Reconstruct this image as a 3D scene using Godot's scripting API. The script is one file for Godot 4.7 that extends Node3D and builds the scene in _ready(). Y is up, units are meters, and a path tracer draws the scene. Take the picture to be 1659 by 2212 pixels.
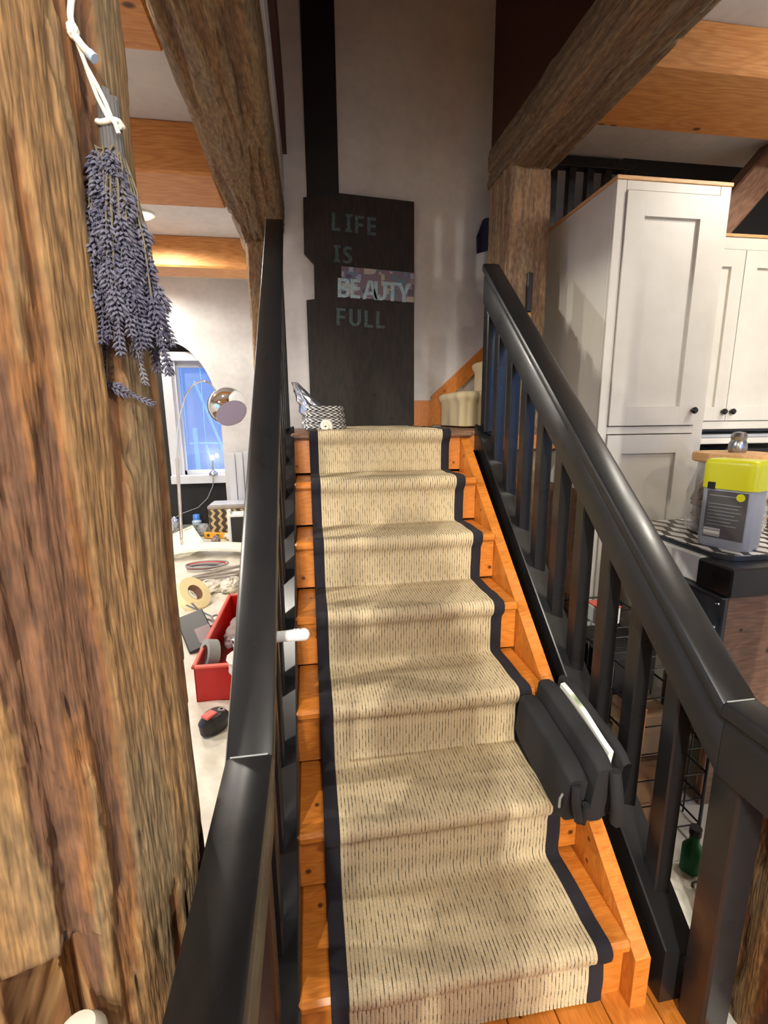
extends Node3D

const SL := 0.843            # rise over going of the stair
const RISE := 0.2
const GO := 0.238
var M := {}
var used := {}
var rng := RandomNumberGenerator.new()

# ---------------------------------------------------------------- mesh helper
class MB:
	var st := SurfaceTool.new()
	var group := 1
	func _init():
		st.begin(Mesh.PRIMITIVE_TRIANGLES)
		st.set_smooth_group(-1)
	func flat():
		st.set_smooth_group(-1)
	func smooth():
		group += 1
		st.set_smooth_group(group)
	func tri(a: Vector3, b: Vector3, c: Vector3, ua: Vector2, ub: Vector2, uc: Vector2, out: Vector3):
		if (b - a).cross(c - a).dot(out) > 0.0:
			var t = b
			b = c
			c = t
			var u = ub
			ub = uc
			uc = u
		st.set_uv(ua)
		st.add_vertex(a)
		st.set_uv(ub)
		st.add_vertex(b)
		st.set_uv(uc)
		st.add_vertex(c)
	func quad(a: Vector3, b: Vector3, c: Vector3, d: Vector3, ua: Vector2, ub: Vector2, uc: Vector2, ud: Vector2, out: Vector3):
		tri(a, b, c, ua, ub, uc, out)
		tri(a, c, d, ua, uc, ud, out)
	func box(center: Vector3, size: Vector3, bev := 0.003, basis := Basis(), uvo := Vector2.ZERO):
		var h := size * 0.5
		bev = minf(bev, minf(h.x, minf(h.y, h.z)) * 0.6)
		var la := 0
		if size.y > size.x: la = 1
		if size.z > size[la]: la = 2
		var P := []
		for ci in 8:
			var s := Vector3(1 if ci & 1 else -1, 1 if ci & 2 else -1, 1 if ci & 4 else -1)
			var row := []
			for a in 3:
				var p := Vector3(h.x - bev, h.y - bev, h.z - bev) * s
				p[a] = h[a] * s[a]
				row.append(p)
			P.append(row)
		var add := func(idx: Array):
			var n := Vector3.ZERO
			for q in idx: n += q
			var dom := 0
			var an := n.abs()
			if an.y > an[dom]: dom = 1
			if an.z > an[dom]: dom = 2
			var va := la
			if va == dom: va = (dom + 1) % 3
			var ua := 3 - dom - va
			var uv := []
			var w := []
			for q in idx:
				uv.append(Vector2(q[ua], q[va]) + uvo)
				w.append(basis * q + center)
			var on: Vector3 = basis * n
			for k in range(1, idx.size() - 1):
				tri(w[0], w[k], w[k + 1], uv[0], uv[k], uv[k + 1], on)
		for a in 3:
			var b := (a + 1) % 3
			var c := (a + 2) % 3
			for sg in [0, 1]:
				var base: int = sg << a
				add.call([P[base][a], P[base | (1 << b)][a], P[base | (1 << b) | (1 << c)][a], P[base | (1 << c)][a]])
			for sb in [0, 1]:
				for sc in [0, 1]:
					var e: int = (sb << b) | (sc << c)
					add.call([P[e][b], P[e | (1 << a)][b], P[e | (1 << a)][c], P[e][c]])
		for ci in 8:
			add.call([P[ci][0], P[ci][1], P[ci][2]])
	# closed 2D profile carried along frames [origin, basis]; profile x,y -> basis x,y
	func sweep(prof: PackedVector2Array, frames: Array, caps := true, sharp := 35.0):
		if Geometry2D.is_polygon_clockwise(prof): prof.reverse()
		var n := prof.size()
		var per := [0.0]
		for i in n: per.append(per[i] + prof[i].distance_to(prof[(i + 1) % n]))
		var lens := [0.0]
		for k in range(1, frames.size()): lens.append(lens[k - 1] + (frames[k][0] as Vector3).distance_to(frames[k - 1][0]))
		smooth()
		for i in n:
			var p0 := prof[i]
			var p1 := prof[(i + 1) % n]
			var d := p1 - p0
			var dp := p0 - prof[(i + n - 1) % n]
			if absf(d.angle_to(dp)) > deg_to_rad(sharp): smooth()
			var nn := Vector2(d.y, -d.x)
			for k in frames.size() - 1:
				var A: Basis = frames[k][1]
				var B: Basis = frames[k + 1][1]
				var oa: Vector3 = frames[k][0]
				var ob: Vector3 = frames[k + 1][0]
				quad(oa + A * Vector3(p0.x, p0.y, 0), oa + A * Vector3(p1.x, p1.y, 0), ob + B * Vector3(p1.x, p1.y, 0), ob + B * Vector3(p0.x, p0.y, 0),
					Vector2(per[i], lens[k]), Vector2(per[i + 1], lens[k]), Vector2(per[i + 1], lens[k + 1]), Vector2(per[i], lens[k + 1]), A * Vector3(nn.x, nn.y, 0))
		if caps:
			flat()
			var t := Geometry2D.triangulate_polygon(prof)
			for e in [0, frames.size() - 1]:
				var o: Vector3 = frames[e][0]
				var bs: Basis = frames[e][1]
				var out: Vector3 = (frames[0][0] - frames[1][0]) if e == 0 else (frames[e][0] - frames[e - 1][0])
				for q in range(0, t.size(), 3):
					var a := prof[t[q]]
					var b := prof[t[q + 1]]
					var c := prof[t[q + 2]]
					tri(o + bs * Vector3(a.x, a.y, 0), o + bs * Vector3(b.x, b.y, 0), o + bs * Vector3(c.x, c.y, 0), a, b, c, out)
		flat()
	func prism(prof: PackedVector2Array, depth: float, xf := Transform3D()):
		sweep(prof, [[xf * Vector3(0, 0, -depth * 0.5), xf.basis], [xf * Vector3(0, 0, depth * 0.5), xf.basis]], true)
	func tube(path: Array, radii, seg := 8, caps := true):
		var frames := []
		var up := Vector3.UP
		var n := path.size()
		var prevx := Vector3.ZERO
		for k in n:
			var t: Vector3 = (path[mini(k + 1, n - 1)] - path[maxi(k - 1, 0)]).normalized()
			var x: Vector3
			if prevx == Vector3.ZERO:
				x = up.cross(t)
				if x.length() < 0.1: x = Vector3.RIGHT.cross(t)
				x = x.normalized()
			else:
				x = (prevx - t * prevx.dot(t)).normalized()
			prevx = x
			var r: float = radii[k] if radii is Array else radii
			frames.append([path[k], Basis(x * r, t.cross(x) * r, t)])
		var prof := PackedVector2Array()
		for i in seg: prof.append(Vector2(cos(TAU * i / seg), sin(TAU * i / seg)))
		sweep(prof, frames, caps, 100.0)
	# profile of (radius, height) turned about the local y axis
	func lathe(pr: Array, seg := 24, xf := Transform3D(), sharp := 40.0):
		smooth()
		for k in pr.size() - 1:
			var a: Vector2 = pr[k]
			var b: Vector2 = pr[k + 1]
			if k > 0 and absf((b - a).angle_to(a - pr[k - 1])) > deg_to_rad(sharp): smooth()
			var d := b - a
			for i in seg:
				var t0 := TAU * i / seg
				var t1 := TAU * (i + 1) / seg
				var o := Vector3(cos((t0 + t1) * .5) * d.y, -d.x, sin((t0 + t1) * .5) * d.y)
				var q := []
				for e in [[a, t0], [a, t1], [b, t1], [b, t0]]: q.append(xf * Vector3(cos(e[1]) * e[0].x, e[0].y, sin(e[1]) * e[0].x))
				var u0 := float(i) / seg
				var u1 := float(i + 1) / seg
				var v0 := float(k) / pr.size()
				var v1 := float(k + 1) / pr.size()
				if a.x > 1e-6: tri(q[0], q[1], q[2], Vector2(u0, v0), Vector2(u1, v0), Vector2(u1, v1), xf.basis * o)
				if b.x > 1e-6: tri(q[0], q[2], q[3], Vector2(u0, v0), Vector2(u1, v1), Vector2(u0, v1), xf.basis * o)
		flat()
	# grid of points pts[j][i] with optional colours; out(i,j) gives the outward side
	func grid(pts: Array, uvs: Array, center: Callable, wrap := false, cols := []):
		smooth()
		var nj := pts.size()
		var ni: int = pts[0].size()
		for j in nj - 1:
			for i in (ni if wrap else ni - 1):
				var i1 := (i + 1) % ni
				var o: Vector3 = center.call(i, j)
				var ids := [[j, i], [j, i1], [j + 1, i1], [j + 1, i]]
				var a: Vector3 = pts[j][i]
				var b: Vector3 = pts[j][i1]
				var c: Vector3 = pts[j + 1][i1]
				var order := [0, 1, 2, 0, 2, 3]
				if (b - a).cross(c - a).dot(o) > 0.0: order = [0, 2, 1, 0, 3, 2]
				for q in order:
					var e: Array = ids[q]
					if cols: st.set_color(cols[e[0]][e[1]])
					var uv: Vector2 = uvs[e[0]][e[1]]
					if wrap and i1 == 0 and e[1] == 0: uv.x = uvs[e[0]][ni - 1].x + (uvs[e[0]][1].x - uvs[e[0]][0].x)
					st.set_uv(uv)
					st.add_vertex(pts[e[0]][e[1]])
		flat()
	func done() -> ArrayMesh:
		st.generate_normals()
		return st.commit()

# ---------------------------------------------------------------- naming
func numbered(called: String) -> String:
	if not used.has(called):
		used[called] = 0
		return called
	used[called] += 1
	return "%s_%03d" % [called, used[called]]

func thing(called: String, label: String, category: String, at := Vector3.ZERO, group := "") -> Node3D:
	var o := Node3D.new()
	o.name = numbered(called)
	add_child(o)
	o.position = at
	o.set_meta("label", label)
	o.set_meta("category", category)
	if group: o.set_meta("group", group)
	return o

func part(called: String, mesh, mat: Material, parent: Node3D = null, label := "") -> MeshInstance3D:
	var o := MeshInstance3D.new()
	o.mesh = mesh.done() if mesh is MB else mesh
	o.material_override = mat
	if parent:
		o.name = called
		parent.add_child(o, true)
		if label: o.set_meta("label", label)
	else:
		o.name = numbered(called)
		add_child(o)
	return o

func single(called: String, mesh, mat: Material, label: String, category: String, at := Vector3.ZERO, group := "") -> MeshInstance3D:
	var o := part(called, mesh, mat)
	o.position = at
	o.set_meta("label", label)
	o.set_meta("category", category)
	if group: o.set_meta("group", group)
	return o

func struct(called: String, mesh, mat: Material, label: String, category := "") -> MeshInstance3D:
	var o := part(called, mesh, mat)
	o.set_meta("kind", "structure")
	o.set_meta("label", label)
	o.set_meta("category", category if category else called.split("_")[0])
	return o

func bx(a: Vector3, b: Vector3, bev := 0.003, uvo := Vector2.ZERO) -> MB:
	var m := MB.new()
	m.box((a + b) * 0.5, (b - a).abs(), bev, Basis(), uvo)
	return m

func V(x, y, z) -> Vector3: return Vector3(x, y, z)
func pv(a: Array) -> PackedVector2Array:
	var p := PackedVector2Array()
	for k in range(0, a.size(), 2): p.append(Vector2(a[k], a[k + 1]))
	return p

# ---------------------------------------------------------------- textures and materials
func tex(w: int, h: int, f: Callable) -> ImageTexture:
	var d := PackedByteArray()
	d.resize(w * h * 3)
	var k := 0
	for y in h:
		for x in w:
			var c: Color = f.call(x, y)
			d[k] = int(clampf(c.r, 0, 1) * 255)
			d[k + 1] = int(clampf(c.g, 0, 1) * 255)
			d[k + 2] = int(clampf(c.b, 0, 1) * 255)
			k += 3
	return ImageTexture.create_from_image(Image.create_from_data(w, h, false, Image.FORMAT_RGB8, d))

func noise(seed_: int, freq: float, oct := 3) -> FastNoiseLite:
	var n := FastNoiseLite.new()
	n.seed = seed_
	n.noise_type = FastNoiseLite.TYPE_SIMPLEX_SMOOTH
	n.frequency = freq
	n.fractal_type = FastNoiseLite.FRACTAL_FBM
	n.fractal_octaves = oct
	return n

# seamless-enough wood: v runs along the grain
func wood_tex(light: Color, dark: Color, seed_: int, fine := 1.0, knots := 3) -> ImageTexture:
	var a := noise(seed_, 1.0, 2)
	var b := noise(seed_ + 7, 1.0, 2)
	var r := RandomNumberGenerator.new()
	r.seed = seed_
	var kn := []
	for i in knots: kn.append([r.randf() * 256, r.randf() * 512, r.randf_range(3, 6)])
	return tex(256, 512, func(x, y):
		var e := absf(float(y) / 512.0 - 0.5) * 2.0
		var yy := 512.0 * e
		var w := a.get_noise_2d(x * 0.012, yy * 0.003) * 5.0
		var ring := 0.5 + 0.5 * sin((x * 0.09 * fine) + w * 3.0)
		var g := b.get_noise_2d(x * 0.35 * fine, yy * 0.012)
		var t := clampf(0.25 + ring * 0.3 + g * 0.5, 0, 1)
		var c := light.lerp(dark, t)
		for q in kn:
			var dd := Vector2((x - q[0]) * 1.0, (yy - q[1]) * 0.6).length()
			if dd < q[2] * 2.0: c = c.lerp(dark * 0.45, clampf(1.6 - dd / q[2], 0, 1))
		return c)

func mat(c: Color, rough := 0.6, metal := 0.0) -> StandardMaterial3D:
	var m := StandardMaterial3D.new()
	m.albedo_color = c
	m.roughness = rough
	m.metallic = metal
	return m

func tmat(t: Texture2D, rough := 0.6, scale := Vector3.ONE) -> StandardMaterial3D:
	var m := mat(Color.WHITE, rough)
	m.albedo_texture = t
	m.uv1_scale = scale
	return m

func speck(light: Color, dark: Color, seed_: int, f := 0.05, amount := 0.5) -> ImageTexture:
	var a := noise(seed_, f, 4)
	var b := noise(seed_ + 3, f * 6.0, 2)
	return tex(256, 256, func(x, y):
		var mx := absf(x / 128.0 - 1.0) * 128.0
		var my := absf(y / 128.0 - 1.0) * 128.0
		return light.lerp(dark, clampf(0.5 + a.get_noise_2d(mx, my) * 0.9 + b.get_noise_2d(x, y) * amount, 0, 1)))

func tri_mat(t: Texture2D, rough: float, scale: float) -> StandardMaterial3D:
	var m := tmat(t, rough, Vector3.ONE * scale)
	m.uv1_triplanar = true
	m.uv1_world_triplanar = true
	return m

func make_materials():
	M.pine = tmat(wood_tex(Color(0.80, 0.50, 0.20), Color(0.66, 0.37, 0.115), 11, 0.8, 4), 0.36, Vector3(3.2, 1.3, 1))
	M.joist = tmat(wood_tex(Color(0.80, 0.57, 0.33), Color(0.66, 0.42, 0.20), 21, 0.6, 3), 0.6, Vector3(2.2, 0.6, 1))
	M.slab = tmat(wood_tex(Color(0.155, 0.115, 0.09), Color(0.07, 0.055, 0.045), 31, 0.35, 2), 0.75, Vector3(1.3, 0.6, 1))
	M.redwood = tmat(wood_tex(Color(0.30, 0.12, 0.08), Color(0.18, 0.07, 0.05), 41, 1.0, 0), 0.5, Vector3(3, 1, 1))
	M.brownwood = tmat(wood_tex(Color(0.52, 0.38, 0.28), Color(0.36, 0.25, 0.18), 51, 0.7, 3), 0.6, Vector3(2, 0.8, 1))
	M.lightwood = tmat(wood_tex(Color(0.86, 0.68, 0.46), Color(0.70, 0.50, 0.30), 61, 0.7, 1), 0.5, Vector3(3, 1, 1))
	M.darkpost = tmat(wood_tex(Color(0.075, 0.06, 0.055), Color(0.03, 0.026, 0.025), 71, 0.8, 0), 0.6, Vector3(3, 1, 1))
	M.black = mat(Color(0.105, 0.105, 0.11), 0.24)
	M.black.roughness_texture = speck(Color(1, 1, 1), Color(0.75, 0.75, 0.75), 81, 0.01, 0.1)
	M.black.uv1_triplanar = true
	M.black.uv1_scale = Vector3.ONE * 2.0
	M.black.roughness = 0.34
	M.wall = tri_mat(speck(Color(0.80, 0.79, 0.78), Color(0.74, 0.735, 0.73), 91, 0.01, 0.35), 0.9, 0.9)
	M.blackwall = tri_mat(speck(Color(0.06, 0.06, 0.065), Color(0.04, 0.04, 0.045), 93, 0.02, 0.3), 0.7, 1.0)
	M.cab = tri_mat(speck(Color(0.83, 0.815, 0.775), Color(0.79, 0.775, 0.73), 95, 0.012, 0.15), 0.45, 0.8)
	M.white = mat(Color(0.86, 0.86, 0.84), 0.45)
	M.paper = mat(Color(0.88, 0.86, 0.80), 0.8)
	M.frame = mat(Color(0.74, 0.75, 0.77), 0.45)
	M.chrome = mat(Color(0.88, 0.88, 0.88), 0.06, 1.0)
	M.steel = mat(Color(0.62, 0.63, 0.65), 0.28, 1.0)
	M.brass = mat(Color(0.78, 0.62, 0.34), 0.35, 1.0)
	M.fabric = tri_mat(speck(Color(0.115, 0.115, 0.125), Color(0.07, 0.07, 0.075), 97, 0.2, 0.8), 0.85, 6.0)
	M.navy = tri_mat(speck(Color(0.15, 0.125, 0.15), Color(0.09, 0.08, 0.10), 98, 0.2, 0.8), 0.9, 8.0)
	M.sheet = tri_mat(speck(Color(0.88, 0.855, 0.79), Color(0.80, 0.77, 0.70), 99, 0.03, 0.2), 0.4, 0.8)
	M.plastic = mat(Color(0.9, 0.9, 0.9, 0.35), 0.15)
	M.plastic.transparency = BaseMaterial3D.TRANSPARENCY_ALPHA
	M.red = mat(Color(0.72, 0.10, 0.09), 0.35)
	M.rim = mat(Color(0.86, 0.36, 0.30), 0.4)
	M.grey = mat(Color(0.55, 0.56, 0.55), 0.5)
	M.darkgrey = mat(Color(0.22, 0.22, 0.22), 0.5)
	M.yellow = mat(Color(0.86, 0.62, 0.16), 0.5)
	M.lime = mat(Color(0.86, 0.86, 0.10), 0.35)
	M.tape = mat(Color(0.90, 0.83, 0.64), 0.7)
	M.cord = mat(Color(0.83, 0.82, 0.76), 0.9)
	M.stem = mat(Color(0.36, 0.33, 0.25), 0.8)
	M.lav = [mat(Color(0.34, 0.335, 0.39), 0.9), mat(Color(0.43, 0.42, 0.45), 0.9), mat(Color(0.28, 0.275, 0.34), 0.9), mat(Color(0.50, 0.48, 0.48), 0.9)]
	M.green = mat(Color(0.08, 0.42, 0.22), 0.5)
	M.foil = mat(Color(0.72, 0.73, 0.76), 0.25, 0.85)
	M.glass = mat(Color(0.85, 0.92, 1.0, 0.10), 0.02)
	M.glass.transparency = BaseMaterial3D.TRANSPARENCY_ALPHA
	M.jar = mat(Color(0.93, 0.93, 0.9, 0.16), 0.05)
	M.jar.transparency = BaseMaterial3D.TRANSPARENCY_ALPHA
	M.lamp = mat(Color(1, 0.93, 0.8), 0.4)
	M.lamp.emission_enabled = true
	M.lamp.emission = Color(1.0, 0.86, 0.62)
	M.lamp.emission_energy_multiplier = 6.0
	M.carpet = carpet_material()
	M.carpet_plain = tri_mat(speck(Color(0.80, 0.735, 0.59), Color(0.70, 0.63, 0.48), 104, 0.25, 0.6), 0.95, 5.0)
	M.letter = tri_mat(speck(Color(0.30, 0.38, 0.38), Color(0.19, 0.24, 0.24), 105, 0.06, 0.6), 0.7, 3.0)
	M.letter_bright = tri_mat(speck(Color(0.66, 0.76, 0.78), Color(0.52, 0.62, 0.65), 106, 0.06, 0.6), 0.7, 3.0)
	M.fence = mat(Color(0.40, 0.53, 0.55), 0.8)
	M.skin = mat(Color(0.78, 0.60, 0.50), 0.6)
	M.knob = mat(Color(0.25, 0.25, 0.26), 0.3, 0.9)
	M.gunmetal = mat(Color(0.27, 0.29, 0.31), 0.35, 0.6)
	M.bottlegrey = mat(Color(0.60, 0.62, 0.66), 0.4)
	M.labeldark = mat(Color(0.32, 0.31, 0.31), 0.4)
	M.biscuit = mat(Color(0.62, 0.44, 0.24), 0.9)
	M.biscuit2 = mat(Color(0.46, 0.30, 0.15), 0.9)
	M.cardboard = mat(Color(0.50, 0.37, 0.25), 0.9)
	M.cardboard2 = mat(Color(0.58, 0.47, 0.34), 0.9)
	M.copper = mat(Color(0.80, 0.45, 0.24), 0.4, 0.3)
	M.darkred = mat(Color(0.30, 0.08, 0.08), 0.5)
	M.barcode = tmat(tex(64, 16, func(x, _y): return Color(0.85, 0.84, 0.80) if (x * 37 % 11) < 6 or x < 4 or x > 59 else Color(0.4, 0.39, 0.38)), 0.5, Vector3(17.8, 17.8, 1))
	M.triangles = tri_mat(tex(128, 128, func(x, y):
		var u := fposmod(x, 64.0) / 64.0
		var v := fposmod(y, 64.0) / 64.0
		var w := (v < 1.0 - absf(u - 0.5) * 2.0) if (x / 64 + y / 64) % 2 == 0 else (v > absf(u - 0.5) * 2.0)
		return Color(0.90, 0.89, 0.86) if w else Color(0.21, 0.20, 0.18)), 0.35, 8.0)
	M.lilac = mat(Color(0.62, 0.58, 0.68), 0.35)
	M.paleblue = mat(Color(0.66, 0.74, 0.84), 0.3)
	M.blue = mat(Color(0.30, 0.52, 0.85), 0.35)
	M.olive = mat(Color(0.42, 0.43, 0.36), 0.95)
	M.mauve = mat(Color(0.56, 0.50, 0.50), 0.85)
	M.lightgreybrown = mat(Color(0.58, 0.54, 0.50), 0.7)
	M.blackcard = mat(Color(0.09, 0.085, 0.09), 0.45)
	M.navycloth = mat(Color(0.10, 0.10, 0.20), 0.9)
	M.stemgrey = mat(Color(0.30, 0.295, 0.29), 0.85)
	M.zigzag = tmat(tex(128, 128, func(x, y):
		var q := fposmod(y + absf(fposmod(x, 42.0) - 21.0) * 0.75, 42.0)
		return Color(0.74, 0.65, 0.46) if q < 17.0 else Color(0.27, 0.22, 0.18)), 0.7, Vector3(4.5, 4.5, 1))
	M.braid = tmat(tex(128, 64, func(x, y):
		var q := fposmod(y + absf(fposmod(x, 64.0) - 32.0) * 0.9, 32.0)
		return Color(0.86, 0.85, 0.82) if q < 15.0 else Color(0.05, 0.05, 0.055)), 0.8, Vector3(18.0, 4.0, 1))
	M.braid.uv1_scale = Vector3(0.48, 16.0, 1)
	M.magazine = tri_mat(tex(256, 256, func(x, y):
		var c := Color(0.88, 0.88, 0.84)
		var d := Vector2((x - 150) / 50.0, (y - 120) / 26.0).length()
		return c.lerp(Color(0.30, 0.40, 0.22), clampf(1.4 - d, 0, 1))), 0.3, 4.0)
	M.magazine.uv1_world_triplanar = false
	M.collage = collage_material()
	M.bind = tri_mat(speck(Color(0.125, 0.11, 0.145), Color(0.075, 0.068, 0.095), 103, 0.3, 0.8), 0.95, 9.0)
	M.hewn = mat(Color.WHITE, 0.85)
	M.hewn.vertex_color_use_as_albedo = true
	var hf := noise(111, 1.0, 3)
	var hb := noise(112, 1.0, 3)
	M.hewn.albedo_texture = tex(256, 512, func(x, y):
		var e := absf(float(y) / 512.0 - 0.5) * 1024.0
		var g := 0.86 + hf.get_noise_2d(x * 0.22, e * 0.010) * 0.22 + hb.get_noise_2d(x * 0.05, e * 0.02) * 0.16
		return Color(g, g * 0.99, g * 0.97))
	M.hewn.uv1_scale = Vector3(4.0, 1.2, 1)
	var hn := noise(113, 1.0, 3)
	var him := tex(256, 512, func(x, y):
		var e := absf(float(y) / 512.0 - 0.5) * 1024.0
		var g := 0.5 + hn.get_noise_2d(x * 0.16, e * 0.012) * 0.6
		return Color(g, g, g)).get_image()
	him.bump_map_to_normal_map(6.0)
	M.hewn.normal_enabled = true
	M.hewn.normal_texture = ImageTexture.create_from_image(him)
	M.hewn.normal_scale = 0.3

func collage_material() -> StandardMaterial3D:
	var r := RandomNumberGenerator.new()
	r.seed = 64
	var pal := [Color(0.62, 0.60, 0.55), Color(0.42, 0.36, 0.40), Color(0.35, 0.42, 0.55), Color(0.55, 0.58, 0.68), Color(0.30, 0.42, 0.46), Color(0.60, 0.60, 0.50), Color(0.28, 0.26, 0.34), Color(0.50, 0.42, 0.46)]
	var im := Image.create_empty(512, 256, false, Image.FORMAT_RGB8)
	im.fill(pal[1])
	for k in 90:
		im.fill_rect(Rect2i(r.randi_range(-20, 500), r.randi_range(-10, 250), r.randi_range(14, 70), r.randi_range(12, 46)), pal[r.randi() % 8])
	var m := tmat(ImageTexture.create_from_image(im), 0.5, Vector3(2.1, 4.0, 1))
	return m

func carpet_material() -> StandardMaterial3D:
	# eight ribs across one tile; worn dark flecks sit between the ribs
	var a := noise(5, 0.09, 3)
	var b := noise(9, 1.0, 2)
	var t := tex(256, 512, func(x, y):
		var rib := int(x / 32)
		var fx := fposmod(float(x) / 32.0, 1.0)
		var c := Color(0.82, 0.755, 0.62).lerp(Color(0.73, 0.655, 0.515), clampf(0.5 + a.get_noise_2d(x * 0.6, y) * 1.1, 0, 1))
		var loop := 0.5 + 0.5 * sin(y * 0.78 + rib * 2.1)
		c = c.lerp(Color(0.64, 0.57, 0.44), loop * 0.22)
		var edge := absf(fx - 0.5)
		if edge > 0.36:
			var gap := clampf(0.45 + b.get_noise_2d((rib + (1 if fx > .5 else 0)) % 8 * 40.0, y * 0.014) * 1.5, 0.25, 1.0)
			c = c.lerp(Color(0.20, 0.17, 0.13), clampf((edge - 0.36) / 0.09, 0, 1) * gap)
		return c)
	return tmat(t, 0.95, Vector3(1, 1, 1))

# ---------------------------------------------------------------- rough-hewn timber
func lin(c: Color) -> Color: return c.srgb_to_linear()

func hewn(poly: PackedVector2Array, o: Vector3, bs: Basis, length: float, seed_: int, amp: float, nu: int, nv: int, tone := 1.0, rounds := 2, notch = null, pale := 0.0) -> MB:
	for r in rounds:
		var q := PackedVector2Array()
		for i in poly.size():
			var a := poly[i]
			var b := poly[(i + 1) % poly.size()]
			var k := minf(0.22, 0.025 / maxf(a.distance_to(b), 0.001))
			q.append(a.lerp(b, k))
			q.append(a.lerp(b, 1.0 - k))
		poly = q
	var n := poly.size()
	var ctr := Vector2.ZERO
	var acc := [0.0]
	for i in n:
		ctr += poly[i] / n
		acc.append(acc[i] + poly[i].distance_to(poly[(i + 1) % n]))
	var ring := []
	var seg := 0
	for i in nu:
		var d: float = acc[n] * i / nu
		while acc[seg + 1] < d: seg += 1
		ring.append([poly[seg].lerp(poly[(seg + 1) % n], (d - acc[seg]) / maxf(acc[seg + 1] - acc[seg], 1e-6)), d])
	var big := noise(seed_, 1.0, 2)
	var lay := noise(seed_ + 1, 1.0, 4)
	var fib := noise(seed_ + 2, 1.0, 2)
	var pal := [Color(0.60, 0.46, 0.29), Color(0.56, 0.38, 0.21), Color(0.46, 0.32, 0.22), Color(0.53, 0.44, 0.31), Color(0.65, 0.52, 0.34)]
	for i in 5: pal[i] = lin((pal[i] as Color).lerp(Color(0.53, 0.47, 0.40), pale)) * tone
	var pts := []
	var uvs := []
	var cols := []
	for j in nv + 1:
		var v := length * j / nv
		var row := []
		var ru := []
		var rc := []
		for i in nu:
			var p: Vector2 = ring[i][0]
			var out := (p - ctr).normalized()
			var sx := p.x * 10.0
			var sy := p.y * 10.0
			var f := lay.get_noise_3d(sx * 1.5, sy * 1.5, v * 0.9)
			var wob := big.get_noise_3d(sx * 0.35, sy * 0.35, v * 1.4)
			var fb := fib.get_noise_3d(sx * 12.0, sy * 12.0, v * 4.0)
			var d := wob * amp * 0.9
			d += -amp * 0.75 * smoothstep(0.02, 0.06, f) - amp * 0.6 * smoothstep(0.24, 0.28, f) + fb * amp * 0.14
			var cr := absf(lay.get_noise_3d(sx * 0.9 + 40.0, sy * 0.9, v * 0.45))
			d -= amp * 0.9 * (1.0 - smoothstep(0.0, 0.025, cr))
			var c: Color = pal[0].lerp(pal[3], smoothstep(-0.1, 0.35, big.get_noise_3d(sx * 0.8 + 9.0, sy * 0.8, v * 1.1)))
			c = c.lerp(pal[1], smoothstep(0.02, 0.06, f))
			c = c.lerp(pal[2], smoothstep(0.24, 0.28, f))
			c = c.lerp(pal[4], (1.0 - smoothstep(0.0, 0.03, absf(f - 0.03))) * 0.6)
			c = c * (1.0 + fb * 0.35)
			if notch != null:
				var nd: float = notch.call(p, v)
				d += nd
				if nd < -0.004 and nd > -0.015: c = pal[2] * (1.0 + fb * 0.35)
			var q := p + out * d
			row.append(o + bs * Vector3(q.x, q.y, v))
			ru.append(Vector2(ring[i][1], v))
			rc.append(c)
		pts.append(row)
		uvs.append(ru)
		cols.append(rc)
	var m := MB.new()
	var cc := Vector3(ctr.x, ctr.y, 0)
	m.grid(pts, uvs, func(i, j): return pts[j][i] - (o + bs * Vector3(ctr.x, ctr.y, length * j / nv)), true, cols)
	for e in [0, nv]:
		var mid := o + bs * Vector3(ctr.x, ctr.y, length * e / nv)
		m.st.set_color(pal[0])
		for i in nu:
			m.tri(mid, pts[e][i], pts[e][(i + 1) % nu], Vector2.ZERO, Vector2(.1, 0), Vector2(.1, .1), bs.z * (-1.0 if e == 0 else 1.0))
	return m

# ---------------------------------------------------------------- set-up
func setup():
	var cam := Camera3D.new()
	cam.name = "camera"
	add_child(cam)
	cam.position = V(-0.0356, 0.064, 2.2708)
	cam.rotation_order = EULER_ORDER_YXZ
	cam.rotation = V(-0.2003, -0.152, -0.0097)
	cam.fov = rad_to_deg(2.0 * atan(1106.0 / 1020.66))
	cam.near = 0.02
	cam.far = 200.0
	cam.current = true
	var env := Environment.new()
	var sky := Sky.new()
	var ps := ProceduralSkyMaterial.new()
	ps.sky_top_color = Color(0.20, 0.46, 0.85)
	ps.sky_horizon_color = Color(0.34, 0.62, 0.95)
	ps.ground_horizon_color = Color(0.34, 0.62, 0.95)
	ps.ground_bottom_color = Color(0.20, 0.36, 0.6)
	ps.sky_energy_multiplier = SKY
	ps.ground_energy_multiplier = SKY
	sky.sky_material = ps
	env.sky = sky
	env.background_mode = Environment.BG_SKY
	env.tonemap_mode = Environment.TONE_MAPPER_LINEAR
	env.tonemap_exposure = EXPOSURE
	env.sdfgi_enabled = true
	env.ssao_enabled = true
	env.ssil_enabled = true
	var we := WorldEnvironment.new()
	we.name = "world_environment"
	we.environment = env
	add_child(we)

const SKY := 2.2
const EXPOSURE := 1.1
const WARM := Color(1.0, 0.975, 0.925)

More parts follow.
